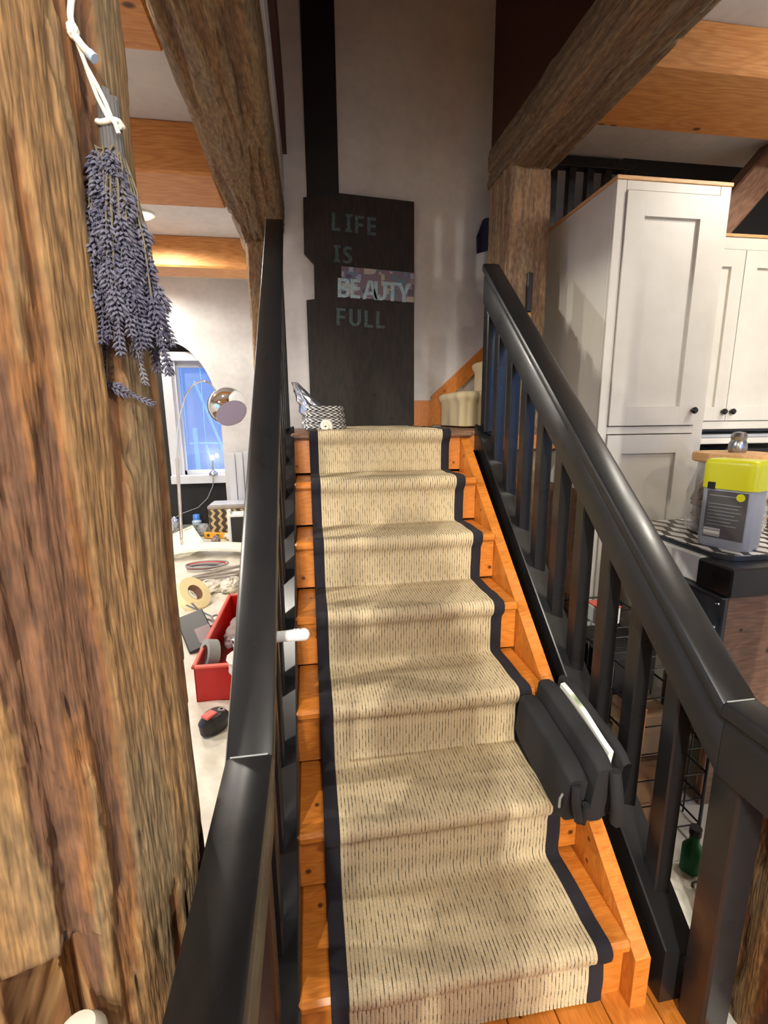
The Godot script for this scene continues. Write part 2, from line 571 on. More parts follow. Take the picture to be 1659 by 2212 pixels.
# recessed ceiling spotlight: ring, glowing lens and the light just below it
func spotlight(at: Vector3, energy: float, label: String, drop := 0.0):
	var t := thing("ceiling_spotlight", label, "spotlight", at)
	var r := MB.new()
	r.lathe([Vector2(0.052, -0.004 - drop), Vector2(0.064, -0.008 - drop), Vector2(0.070, -drop), Vector2(0.070, 0.004), Vector2(0.052, 0.004)], 28)
	part("trim_ring", r, M.white, t)
	var l := MB.new()
	l.lathe([Vector2(0.0, -0.034 - drop), Vector2(0.022, -0.031 - drop), Vector2(0.040, -0.022 - drop), Vector2(0.052, -0.004 - drop), Vector2(0.052, 0.003 - drop), Vector2(0, 0.003 - drop)], 24)
	part("lamp_lens", l, M.lamp, t)
	var s: Light3D
	if drop > 0.0:
		s = OmniLight3D.new()
		s.omni_range = 30.0
		s.omni_attenuation = 2.0
	else:
		s = SpotLight3D.new()
		s.rotation_degrees = V(-90, 0, 0)
		s.spot_angle = 87.0
		s.spot_angle_attenuation = 0.3
		s.spot_range = 30.0
		s.spot_attenuation = 2.0
	s.name = "lamp_light"
	t.add_child(s, true)
	s.position = V(0, -0.075 - drop, 0)
	s.light_color = WARM
	s.light_energy = energy
	s.light_size = 0.04
	s.shadow_enabled = true

func lights():
	spotlight(V(-1.080, 1.414, -1.456), 1.3, "glowing recessed ceiling spotlight beside the hanging lavender")
	spotlight(V(-2.0, 1.414, -2.45), 3.0, "recessed ceiling spotlight close to the arched wall")
	spotlight(V(-1.3, 1.414, 1.1), 2.7, "recessed ceiling spotlight over the red tool tray")
	spotlight(V(-2.5, 1.414, -0.1), 3.8, "recessed ceiling spotlight over the hidden side of the cluttered room")
	spotlight(V(0.85, 1.414, 2.95), 2.4, "recessed ceiling spotlight nearest the foot of the stairs")
	spotlight(V(-0.62, 1.414, 3.15), 1.7, "recessed ceiling spotlight behind the lavender post")
	spotlight(V(-0.30, 1.414, 5.0), 9.5, "recessed ceiling spotlight in the hall behind the viewpoint")
	spotlight(V(-0.46, 1.414, 6.4), 13.0, "recessed ceiling spotlight further along the hall")
	spotlight(V(-0.62, 1.414, 8.2), 19.0, "recessed ceiling spotlight at the far end of the hall")
	spotlight(V(2.2, 1.414, 0.85), 0.55, "recessed ceiling spotlight over the patterned tray")
	spotlight(V(2.4, 1.414, 1.15), 0.65, "surface-mounted ceiling spotlight over the kitchen side hidden by the frame", 0.10)
	spotlight(V(1.9, 1.414, 3.2), 1.0, "recessed ceiling spotlight over the kitchen floor behind the rough post")

# ---------------------------------------------------------------- rooms
func rooms():
	var w: Material = M.wall
	struct("wall_back", bx(V(-0.2, -1.5, -1.07), V(4.0, 3.5, -0.97)), w, "grey-white plaster wall at the head of the stairs")
	struct("wall_side", bx(V(-0.40, -1.5, -3.2), V(-0.30, 1.5, -1.30)), w, "white plaster wall running back from the stair landing")
	# wall with the arched recess
	var p := PackedVector2Array()
	p.append_array(pv([-4.0, -1.3, -1.955, -1.3, -1.955, 0.03]))
	for k in range(1, 24):
		var a := PI - PI * k / 24.0
		p.append(Vector2(-1.455 + 0.5 * cos(a), 0.03 + 0.80 * sin(a)))
	p.append_array(pv([-0.955, 0.03, -0.955, -1.3, -0.3, -1.3, -0.3, 1.5, -4.0, 1.5]))
	var m := MB.new()
	m.prism(p, 0.12, Transform3D(Basis(), V(0, 0, -3.06)))
	struct("wall_front", m, w, "white plaster wall with a tall round-topped arch opening")
	var wb := MB.new()
	var x0 := -1.44
	var x1 := -0.62
	var y0 := -0.62
	var y1 := 0.68
	wb.box(V((-4.0 + x0) / 2, 0.1, -3.21), V(x0 + 4.0, 2.8, 0.1), 0.0)
	wb.box(V((x1 - 0.3) / 2, 0.1, -3.21), V(-0.3 - x1, 2.8, 0.1), 0.0)
	wb.box(V((x0 + x1) / 2, (y0 - 1.3) / 2, -3.21), V(x1 - x0, y0 + 1.3, 0.1), 0.0)
	wb.box(V((x0 + x1) / 2, (y1 + 1.5) / 2, -3.21), V(x1 - x0, 1.5 - y1, 0.1), 0.0)
	struct("wall_window", wb, M.blackwall, "black painted wall inside the arch around the window")
	var wl := MB.new()
	for q in [[-1.5, -0.35, -3.3, 9.1], [1.15, 1.5, -3.3, 9.1], [-0.35, 1.15, -3.3, -0.35], [-0.35, 1.15, 1.55, 9.1]]:
		wl.box(V(-4.05, (q[0] + q[1]) / 2, (q[2] + q[3]) / 2), V(0.1, q[1] - q[0], q[3] - q[2]), 0.0)
	struct("foundation", bx(V(-4.1, -1.7, -3.3), V(4.1, -1.5, 9.1)), w, "concrete slab under the house", "floor")
	struct("wall_left", wl, w, "plain wall of the cluttered room outside the picture")
	struct("wall_right", bx(V(4.0, -1.5, -1.1), V(4.1, 1.5, 5.6)), w, "plain kitchen wall outside the picture")
	var wz := MB.new()
	for q in [[1.3, 1.6, -1.5, 1.5], [3.8, 4.1, -1.5, 1.5], [1.6, 3.8, -1.5, -0.5], [1.6, 3.8, 1.25, 1.5]]:
		wz.box(V((q[0] + q[1]) / 2, (q[2] + q[3]) / 2, 5.55), V(q[1] - q[0], q[3] - q[2], 0.1), 0.0)
	struct("wall_hall", bx(V(1.2, -1.5, 5.5), V(1.3, 1.5, 9.0)), w, "plain hall wall behind the viewpoint")
	struct("wall_end", bx(V(-4.1, -1.5, 9.0), V(1.3, 1.5, 9.1)), w, "plain end wall of the hall behind the viewpoint")
	struct("wall_rear", wz, w, "plain wall behind the viewpoint")
	struct("ceiling", bx(V(-4.0, 1.42, -3.2), V(-0.17, 1.52, 9.0)), w, "white plaster ceiling between brown beams")
	struct("ceiling", bx(V(1.19, 1.42, -0.97), V(4.0, 1.52, 5.5)), w, "white kitchen ceiling above the cabinets")
	struct("ceiling", bx(V(-0.17, 1.42, 1.45), V(1.19, 1.52, 9.0)), w, "white ceiling behind the open stairwell")
	struct("wall_stairwell", bx(V(-0.23, 1.40, -0.97), V(-0.13, 3.5, 1.45)), w, "white strip of stairwell wall above the rough beam beside the lavender")
	struct("wall_stairwell", bx(V(1.17, 1.40, -0.97), V(1.27, 3.5, 1.45)), M.redwood, "dark red-brown boarded stairwell wall above the other beam")
	struct("wall_stairwell", bx(V(-0.23, 1.42, 1.45), V(1.27, 3.5, 1.55)), M.redwood, "upper stairwell wall above the viewpoint")
	struct("ceiling", bx(V(-0.4, 3.5, -1.1), V(1.4, 3.6, 1.6)), M.redwood, "dark ceiling high over the stairwell")
	struct("trim", bx(V(-0.13, 1.60, -0.97), V(-0.105, 1.90, 1.45), 0.003), M.redwood, "dark red trim board on the stairwell wall")
	struct("wall_kitchen", bx(V(1.24, -1.5, -0.46), V(4.0, 1.0, -0.36)), M.cab, "grey-cream kitchen wall behind the cabinets")
	struct("wall_panel", bx(V(1.70, 1.0, -0.44), V(4.0, 1.42, -0.38)), M.blackwall, "black panel above the tall cabinet")
	# floors
	var fl := struct("floor", bx(V(-0.25, -1.5, 1.5), V(0.9, -1.43, 9.0)), M.pine, "orange pine boarded floor at the foot of the stairs")
	for k in 9:
		part("plank", bx(V(-0.24 + k * 0.126, -1.43, 1.412), V(-0.24 + k * 0.126 + 0.123, -1.4, 9.0), 0.003, Vector2(k * 0.37, k * 0.71)), M.pine, fl)
	struct("floor", bx(V(-4.0, -1.5, -3.2), V(-0.25, -1.16, 9.0)), M.brownwood, "brown floor under the dust sheet")
	var fk := struct("floor", bx(V(0.86, -1.5, -0.46), V(4.0, -1.412, 5.5)), M.grey, "cream tiled kitchen floor seen between the balusters")
	for i in 4:
		for j in 7:
			part("tile", bx(V(0.87 + i * 0.35, -1.412, -0.2 + j * 0.35), V(0.87 + i * 0.35 + 0.344, -1.4, -0.2 + j * 0.35 + 0.344), 0.003), M.cab, fk)
	# panels under the stair
	for s in [[-0.235, "panel under the open side of the stairs facing the cluttered room"], [0.815, "panel under the stairs facing the kitchen"]]:
		var q := pv([0.97, 0.0 - 0.1, 0.0, -0.1, -1.45, -1.32, -1.45, -1.5, 0.97, -1.5])
		var u := MB.new()
		u.prism(q, 0.03, Transform3D(Basis(V(0, 0, -1), V(0, 1, 0), V(1, 0, 0)), V(s[0], 0, 0)))
		struct("wall_under_stair", u, M.cab if s[0] < 0.0 else M.black, s[1])

func timbers():
	var n := func(p: Vector2, v: float) -> float:
		var h := v - 1.5
		if p.y > 1.79 and p.x > -0.378 and p.x < -0.306 and h < -0.515: return -0.13
		var mid := -0.298 + 0.006 * sin(h * 9.0) - 0.03 * h * 0.0
		if h > -0.70 and h < 0.02 and absf(p.x - mid + 0.020) < 0.013 + 0.004 * sin(h * 31.0) and p.y > 1.70: return -0.008
		if p.y > 1.79 and p.x > -0.48 and p.x < -0.396 and h < -0.465: return -0.02
		return 0.0
	var vert := Basis(V(1, 0, 0), V(0, 0, 1), V(0, 1, 0))
	single("timber_post", hewn(pv([-0.237, 1.57, -0.217, 1.64, -0.292, 1.80, -0.42, 1.835, -0.66, 1.85, -0.66, 1.45, -0.38, 1.45]), V(0, -1.5, 0), vert, 2.92, 7, 0.008, 330, 420, 0.74, 2, n), M.hewn,
		"massive rough-hewn orange-brown timber post that the lavender hangs on", "post")
	single("timber_post", hewn(pv([0.95, -0.10, 1.17, -0.10, 1.17, -0.42, 0.95, -0.42]), V(0, -1.45, 0), vert, 2.68, 17, 0.006, 110, 200, 1.35, 2, null, 0.6), M.hewn,
		"weathered square timber post carrying a beam beside the tall cabinet", "post")
	single("timber_post", hewn(pv([-0.385, -1.00, -0.20, -1.00, -0.20, -1.28, -0.385, -1.28]), V(0, -1.2, 0), vert, 2.34, 27, 0.008, 80, 160, 1.25, 2, null, 0.4), M.hewn,
		"timber post half hidden by the sloping handrail, lit along one edge", "post")
	single("timber_post", hewn(pv([0.935, 1.46, 1.3, 1.44, 1.3, 1.75, 0.955, 1.72]), V(0, -1.5, 0), vert, 2.9, 37, 0.012, 160, 300, 0.9), M.hewn,
		"rough reddish timber post behind the black newel by the kitchen", "post")
	var lon := Basis(V(1, 0, 0), V(0, 1, 0), V(0, 0, 1))
	single("timber_beam", hewn(pv([0.95, 1.20, 1.18, 1.20, 1.18, 1.44, 0.95, 1.44]), V(0, 0, -0.42), lon, 1.84, 47, 0.011, 120, 260, 0.85, 2, null, 0.6), M.hewn,
		"heavy rough-hewn ceiling beam resting on the weathered post by the cabinet", "beam")
	single("timber_beam", hewn(pv([-0.43, 1.13, -0.30, 1.11, -0.14, 1.15, -0.135, 1.40, -0.43, 1.41]), V(0, 0, -1.25), lon, 2.67, 57, 0.014, 140, 260, 0.85, 2, null, 0.45), M.hewn,
		"heavy rough-hewn ceiling beam with a long crack beside the lavender", "beam")
	for a in [[-2.13, -1.84, "bright planed ceiling beam nearest the arched window"], [-0.74, -0.36, "broad brown ceiling beam beside the glowing spotlight"], [0.42, 0.80, "brown ceiling beam seen beside the top of the lavender"], [2.6, 2.9, "planed ceiling beam behind the lavender post"]]:
		single("ceiling_beam", bx(V(-4.0, 1.20, a[0]), V(-0.44 if a[0] > -1.0 else -0.40, 1.425, a[1]), 0.012, Vector2(a[0], a[1])), M.joist, a[2], "beam")
	for a in [[0.13, 0.50, "broad planed ceiling beam over the tall cabinet"], [1.55, 1.85, "planed kitchen ceiling beam above the counter"]]:
		single("ceiling_beam", bx(V(1.2, 1.27, a[0]), V(4.0, 1.425, a[1]), 0.012, Vector2(a[0], a[1])), M.joist, a[2], "beam")
	var br := MB.new()
	var d := V(0.55, 0.62, 0).normalized()
	br.box(V(2.25, 1.19, -0.15), V(0.15, 0.62, 0.12), 0.01, Basis(V(d.y, -d.x, 0), d, V(0, 0, 1)))
	single("timber_brace", br, M.brownwood, "slanting brown brace timber above the double cabinet", "brace")
	single("timber_upright", bx(V(0.005, 1.30, -0.969), V(0.198, 3.5, -0.946), 0.004), M.darkpost, "black timber upright on the wall above the lettered plank", "timber")

# ---------------------------------------------------------------- stairs
func stairs():
	var t := thing("staircase", "steep orange varnished pine staircase between the black railings", "staircase", V(0.29, -1.4, 1.45))
	var off := -t.position
	for k in range(1, 8):
		var z := GO * (k - 1)
		part("riser", _at(bx(V(-0.112, -RISE * k - (0.02 if k == 7 else 0.0), z - 0.028), V(0.70, -RISE * (k - 1) - 0.03, z - 0.008), 0.002, Vector2(k * .31, k * .17)), off), M.pine, t)
		if k < 7:
			part("tread", _at(bx(V(-0.112, -RISE * k - 0.042, z - 0.03), V(0.70, -RISE * k - 0.01, z + GO + 0.02), 0.009, Vector2(k * .43, k * .77)), off), M.pine, t)
	for s in [[-0.127, -0.112], [0.70, 0.742]]:
		var q := pv([0.02, -0.034, -1.46, -0.034 - SL * 1.44, -1.46, -1.5, -1.30, -1.5, 0.02, -0.40])
		var u := MB.new()
		u.prism(q, s[1] - s[0], Transform3D(Basis(V(0, 0, -1), V(0, 1, 0), V(1, 0, 0)), V((s[0] + s[1]) / 2, 0, 0) + off))
		part("stringer", u, M.pine, t)
	# landing
	var l := struct("floor_landing", bx(V(-0.24, -0.11, -0.97), V(1.3, -0.036, -0.03)), M.pine, "pine landing floor at the top of the stairs")
	for k in 7:
		part("plank", bx(V(-0.24, -0.036, -0.03 - (k + 1) * 0.134), V(1.3, -0.011, -0.03 - k * 0.134 - 0.002), 0.002, Vector2(k * .3, k * .6)), M.brownwood, l)
	part("nosing", bx(V(-0.125, -0.040, -0.03), V(0.755, -0.010, 0.024), 0.009), M.brownwood, l)
	struct("baseboard_back", bx(V(0.66, -0.01, -0.968), V(0.80, 0.165, -0.95), 0.002), M.pine, "orange wooden skirting beside the lettered plank")
	# flight that turns off the landing
	var w := thing("upper_flight", "orange wooden upper flight with two cream carpeted steps behind the railing", "staircase", V(0.95, 0, -0.7))
	off = -w.position
	var sq := pv([0.79, 0.0, 0.79, 0.19, 1.9, 1.20, 1.9, 1.08, 0.86, 0.13, 0.86, 0.0])
	var sm := MB.new()
	sm.prism(sq, 0.02, Transform3D(Basis(), V(0, 0, -0.957) + off))
	part("stringer", sm, M.pine, w)
	for k in 3:
		var x := 0.87 + k * 0.23
		var y := 0.205 * (k + 1)
		part("tread", _at(bx(V(x, y - 0.21, -0.945), V(x + 0.26, y - 0.012, -0.507), 0.004), off), M.pine, w)
		# carpet bulging over the nose and round the open corner of the step
		var prof := pv([-0.02, y, 0.005, y, 0.024, y - 0.010, 0.030, y - 0.026, 0.024, y - 0.045, 0.010, y - 0.064, 0.010, y - 0.205, -0.02, y - 0.205])
		var c := MB.new()
		var fr := []
		for j in 34:
			var f := j / 33.0
			var ang := smoothstep(0.42, 0.56, f) * PI * 0.5
			var pos := V(x, 0, lerpf(-0.94, -0.545, minf(f / 0.45, 1.0)))
			if f > 0.42: pos = V(x + 0.30 * maxf(f - 0.49, 0.0), 0, -0.545 + 0.04 * smoothstep(0.42, 0.56, f))
			pos += V(-cos(ang), 0, sin(ang)) * 0.006 * sin(j * 0.9)
			fr.append([pos + off, Basis(V(-cos(ang), 0, sin(ang)), V(0, 1, 0), V(sin(ang), 0, cos(ang)))])
		c.sweep(prof, fr, true, 50.0)
		part("carpet", c, M.carpet_plain, w)

func _at(m: MB, off: Vector3) -> ArrayMesh:
	var a := m.done()
	var s := SurfaceTool.new()
	s.append_from(a, 0, Transform3D(Basis(), off))
	return s.commit()

# line of the carpet surface from the landing wall to the floor: [z, y]
func runner_path() -> Array:
	var p := []
	var z0 := -0.93
	while z0 < -0.02:
		p.append(Vector2(z0, 0.0))
		z0 += 0.06
	for k in range(0, 7):
		var y := -RISE * k
		var zn := GO * k + 0.030           # face of the nose
		var zr := GO * k                   # riser below this tread
		if k > 0:
			var z := GO * (k - 1) + 0.012
			while z < zn - 0.03:
				p.append(Vector2(z, y + 0.002 * sin(z * 40.0)))
				z += 0.03
		for a in 9:
			var t := PI * 0.5 * a / 8.0
			p.append(Vector2(zn - 0.022 + 0.022 * sin(t), y - 0.022 + 0.022 * cos(t)))
		p.append(Vector2(zn - 0.001, y - 0.034))
		p.append(Vector2(zn - 0.007, y - 0.046))
		p.append(Vector2(zn - 0.016, y - 0.056))
		p.append(Vector2(zn - 0.024, y - 0.066))
		var yy := y - 0.085
		while yy > y - RISE + 0.012:
			p.append(Vector2(zr + 0.0035 + 0.0015 * sin(yy * 60.0), yy))
			yy -= 0.022
		p.append(Vector2(zr + 0.004, y - RISE + 0.006))
		if k < 6: p.append(Vector2(zr + 0.010, y - RISE + 0.001))
	return p

func runner():
	var t := thing("stair_runner", "long beige ribbed carpet runner with dark edging down the stairs", "carpet runner", V(0.3, -1.4, 1.43))
	var off := -t.position
	var path := runner_path()
	var nrm := []
	var acc := 0.0
	var len := [0.0]
	for k in path.size():
		var d: Vector2 = (path[mini(k + 1, path.size() - 1)] - path[maxi(k - 1, 0)]).normalized()
		nrm.append(Vector2(-d.y, d.x))
		if k: 
			acc += path[k].distance_to(path[k - 1])
			len.append(acc)
	var bulge := noise(77, 1.0, 2)
	var make := func(xa: float, xb: float, ribs: int, rib_h: float, lift: float) -> MB:
		var pts := []
		var uvs := []
		var prof := []
		if ribs:
			for r in ribs:
				for q in [[0.08, 0.0], [0.3, 0.85], [0.7, 0.85], [0.92, 0.0]]: prof.append([(r + q[0]) / ribs, q[1]])
		else:
			for q in [[0.0, -1.0], [0.0, 0.0], [0.12, 0.7], [0.35, 1.0], [0.65, 1.0], [0.88, 0.7], [1.0, 0.0], [1.0, -1.0]]: prof.append([q[0], q[1]])
		for k in path.size():
			var row := []
			var ru := []
			for q in prof:
				var x: float = lerpf(xa, xb, q[0])
				var b: float = bulge.get_noise_2d(x * 3.0, len[k] * 6.0) * 0.004
				var h: float = (lift + rib_h * q[1]) if q[1] >= 0.0 else -0.008
				var p: Vector2 = path[k] + nrm[k] * (h + b)
				row.append(V(x, p.y, p.x) + off)
				ru.append(Vector2(q[0] * maxf(ribs, 1) / 8.0, len[k] * 4.0))
			pts.append(row)
			uvs.append(ru)
		var m := MB.new()
		m.grid(pts, uvs, func(_i, j): return V(0, nrm[j].y, nrm[j].x))
		return m
	part("pile", make.call(0.0, 0.599, 60, 0.0016, 0.0), M.carpet, t)
	part("edging", make.call(-0.04, 0.001, 0, 0.003, 0.0), M.bind, t)
	part("edging", make.call(0.598, 0.639, 0, 0.003, 0.0), M.bind, t)

# ---------------------------------------------------------------- railings
func rail_y(z: float) -> float: return 0.735 - SL * z if z < 1.50 else 0.735 - SL * 1.50

func railing(cx: float, top_z: float, label: String, side: float):
	var t := thing("stair_railing", label, "railing", V(cx, -1.4, 1.5))
	var off := -t.position
	var prof := pv([-0.043, -0.014, -0.040, -0.004, -0.032, 0.0, 0.032, 0.0, 0.040, -0.004, 0.043, -0.014, 0.043, -0.030, 0.038, -0.037, 0.031, -0.041, 0.031, -0.055, 0.034, -0.062, 0.034, -0.172, -0.034, -0.172, -0.034, -0.062, -0.031, -0.055, -0.031, -0.041, -0.038, -0.037, -0.043, -0.030])
	var m := MB.new()
	m.sweep(prof, [[V(cx, rail_y(top_z), top_z) + off, Basis()], [V(cx, rail_y(1.5), 1.5) + off, Basis()]])
	part("handrail", m, M.black, t)
	m = MB.new()
	m.sweep(prof, [[V(cx, rail_y(1.5), 1.501) + off, Basis()], [V(cx, rail_y(1.5), 2.75) + off, Basis()]])
	part("level_rail", m, M.black, t)
	m = MB.new()
	m.box(V(cx, rail_y(1.5) + 0.0005, 1.5005) + off, V(0.066, 0.002, 0.003), 0.0005)
	part("joint", m, M.grey, t, "pale worn mitre joint in the rail")
	# shoe rail on the outer string
	var si := cx - side * 0.058
	var so := cx + side * 0.042
	var q := pv([si, -0.004, si + side * 0.004, 0.0, so, -0.035, so, -0.30, si, -0.30])
	m = MB.new()
	m.sweep(q, [[V(0, -0.004 + SL * 0.03, -0.03) + off, Basis()], [V(0, -0.004 - SL * 1.46, 1.46) + off, Basis()]])
	part("shoe_rail", m, M.black, t)
	for k in 10:
		var z := -0.024 + 0.152 * k
		m = MB.new()
		var a := V(cx, rail_y(z) - 0.15, z)
		var b := V(cx, -SL * z - 0.06, z)
		m.box((a + b) * 0.5 + off, V(0.045, a.y - b.y, 0.05), 0.004)
		part("baluster", m, M.black, t)
	m = MB.new()
	m.box(V(cx + side * 0.012, (rail_y(1.5) - 0.16 - 1.4) * 0.5, 1.515) + off, V(0.072, rail_y(1.5) - 0.16 + 1.4, 0.072), 0.006)
	part("newel", m, M.black, t)
	m = MB.new()
	m.box(V(cx, (rail_y(top_z + .06) - 0.16) * 0.5 - 0.02, top_z + 0.03) + off, V(0.06, rail_y(top_z + .06) - 0.16, 0.06), 0.005)
	part("newel", m, M.black, t)
	for k in 3:
		m = MB.new()
		var z := 1.92 + k * 0.3
		m.box(V(cx, (rail_y(1.5) - 0.16 - 1.4) * 0.5, z) + off, V(0.045, rail_y(1.5) - 0.16 + 1.4, 0.05), 0.004)
		part("baluster", m, M.black, t)

func upper_railing():
	var t := thing("upper_railing", "dark upper railing of close black bars above the tall cabinet", "railing", V(1.45, 1.0, -0.40))
	for k in 6:
		part("baluster", bx(V(-0.27 + k * 0.105, 0.0, -0.02), V(-0.27 + k * 0.105 + 0.042, 0.36, 0.02), 0.003), M.black, t)
	part("top_rail", bx(V(-0.30, 0.36, -0.03), V(0.33, 0.41, 0.03), 0.004), M.black, t)

# ---------------------------------------------------------------- lettered plank
func plank_sign():
	var t := thing("lettered_plank", "tall dark rustic plank leaning on the wall, painted with pale letters", "sign", V(0.32, 0.0, -0.936))
	var p := pv([-0.345, 0.004, -0.344, 0.776, -0.292, 0.783, -0.29, 0.99, -0.347, 1.047, -0.339, 1.35, -0.138, 1.386, 0.339, 1.362, 0.343, 0.004])
	var m := MB.new()
	m.prism(p, 0.036, Transform3D(Basis(), V(0, 0, 0.01)))
	part("plank", m, M.slab, t)
	var band := MB.new()
	band.flat()
	var bq := [V(-0.122, 0.975, 0.0), V(0.338, 0.955, 0.0), V(0.338, 0.786, 0.0), V(-0.122, 0.806, 0.0)]
	band.prism(pv([-0.122, 0.978, 0.338, 0.955, 0.338, 0.778, 0.09, 0.792, -0.05, 0.80, -0.122, 0.806]), 0.001, Transform3D(Basis(), V(0, 0, 0.0288)))
	part("collage_strip", band, M.collage, t, "strip of pasted colourful paper patches")
	var f := SystemFont.new()
	f.font_names = PackedStringArray(["Droid Sans"])
	f.font_weight = 700
	var words := [["L", 0, -0.176, 1.178], ["I", 0, -0.094, 1.174], ["F", 0, -0.034, 1.168], ["E", 0, 0.042, 1.162],
		["I", 1, -0.170, 1.000], ["S", 1, -0.112, 0.995],
		["B", 2, -0.150, 0.798], ["E", 2, -0.070, 0.795], ["A", 2, 0.005, 0.790], ["U", 2, 0.078, 0.787], ["T", 2, 0.158, 0.784], ["Y", 2, 0.228, 0.780],
		["F", 3, -0.162, 0.632], ["U", 3, -0.082, 0.629], ["L", 3, 0.015, 0.622], ["L", 3, 0.090, 0.618]]
	for w in words:
		var tm := TextMesh.new()
		tm.text = w[0]
		tm.font = f
		tm.font_size = 48
		tm.pixel_size = 0.118 / 34.5
		tm.depth = 0.0015
		tm.horizontal_alignment = HORIZONTAL_ALIGNMENT_LEFT
		tm.vertical_alignment = VERTICAL_ALIGNMENT_BOTTOM
		var am := SurfaceTool.new()
		am.append_from(tm, 0, Transform3D())
		var arr := am.commit()
		var bb := arr.get_aabb()
		var o := part("letter", arr, M.letter_bright if w[1] == 2 else M.letter, t)
		var sc: float = [0.100, 0.098, 0.112, 0.102][w[1]] / bb.size.y
		o.scale = V(sc * 0.98, sc, 1)
		o.position = V(w[2] - bb.position.x * sc, w[3] - bb.position.y * sc, 0.0295)
		o.rotation.z = -0.03

# ---------------------------------------------------------------- left room
func window():
	var t := struct("window_1", bx(V(-1.44, -0.60, -3.155), V(-1.40, 0.66, -3.13), 0.003), M.frame, "light grey framed window glowing blue inside the arch")
	for q in [[-1.53, 0.645, -0.58, 0.735, -3.16, -3.10], [-1.53, -0.635, -1.435, 0.645, -3.16, -3.10], [-1.53, -0.635, -0.58, -0.545, -3.16, -3.06], [-0.63, -0.545, -0.58, 0.645, -3.16, -3.10]]:
		part("window_frame", bx(V(q[0], q[1], q[4]), V(q[2], q[3], q[5]), 0.004), M.frame, t)
	for q in [[-1.44, 0.585, -0.62, 0.655], [-1.44, -0.565, -1.385, 0.585], [-0.68, -0.565, -0.62, 0.585], [-1.44, -0.565, -0.62, -0.50]]:
		part("sash", bx(V(q[0], q[1], -3.235), V(q[2], q[3], -3.19), 0.004), M.frame, t)
	part("pane", bx(V(-1.39, -0.51, -3.216), V(-0.675, 0.59, -3.210), 0.0), M.glass, t)
	# outside
	struct("ground_outside", bx(V(-8, -1.6, -30), V(8, -1.3, -3.4)), M.white, "pale ground outside the window", "ground")
	var g := thing("garden_trellis", "white slatted garden frame seen dimly through the blue window", "frame", V(-1.9, -1.3, -6.0))
	for q in [[-0.95, 0.55, -0.75, 1.45], [0.5, 0.6, 0.05, 1.95], [-0.1, 0.95, 0.7, 0.95], [0.15, 0.95, 0.3, 0.3], [0.4, 0.95, 0.6, 0.3], [-0.5, 2.35, 0.9, 2.2]]:
		var m := MB.new()
		m.tube([V(q[0], q[1], 0), V(q[2], q[3], 0)], 0.022, 6)
		part("bar", m, M.white, g)
	var fe := thing("garden_fence", "tall pale board fence filling the view through the blue window", "fence", V(-2.4, -1.3, -7.5))
	for k in 24:
		part("board", bx(V(-4.2 + k * 0.35, 0.0, -0.02), V(-4.2 + k * 0.35 + 0.34, 5.0, 0.02), 0.005), M.fence, fe)
	var ps := MB.new()
	ps.box(V(0, 0.6, 0.0), V(0.06, 1.2, 0.06), 0.004)
	part("post", ps, M.white, g)
	var wr := struct("window_2", bx(V(-4.09, -0.35, -0.35), V(-4.01, -0.28, 1.55), 0.003), M.frame, "large side window of the cluttered room outside the picture")
	for q in [[1.08, 1.15, -0.35, 1.55], [-0.28, 1.08, -0.35, -0.28], [-0.28, 1.08, 1.48, 1.55], [-0.28, 1.08, 0.57, 0.63]]:
		part("sash", bx(V(-4.08, q[0], q[2]), V(-4.02, q[1], q[3]), 0.003), M.frame, wr)
	part("pane", bx(V(-4.053, -0.28, -0.28), V(-4.047, 1.08, 1.48), 0.0), M.glass, wr)

	var wt := struct("window_3", bx(V(1.6, -0.5, 5.51), V(3.8, -0.43, 5.59), 0.003), M.frame, "kitchen window behind the viewpoint that the black balusters mirror")
	for q in [[1.6, 3.8, 1.18, 1.25], [1.6, 1.67, -0.43, 1.18], [3.73, 3.8, -0.43, 1.18], [2.67, 2.73, -0.43, 1.18]]:
		part("sash", bx(V(q[0], q[2], 5.52), V(q[1], q[3], 5.58), 0.003), M.frame, wt)
	part("pane", bx(V(1.67, -0.43, 5.547), V(3.73, 1.18, 5.553), 0.0), M.glass, wt)

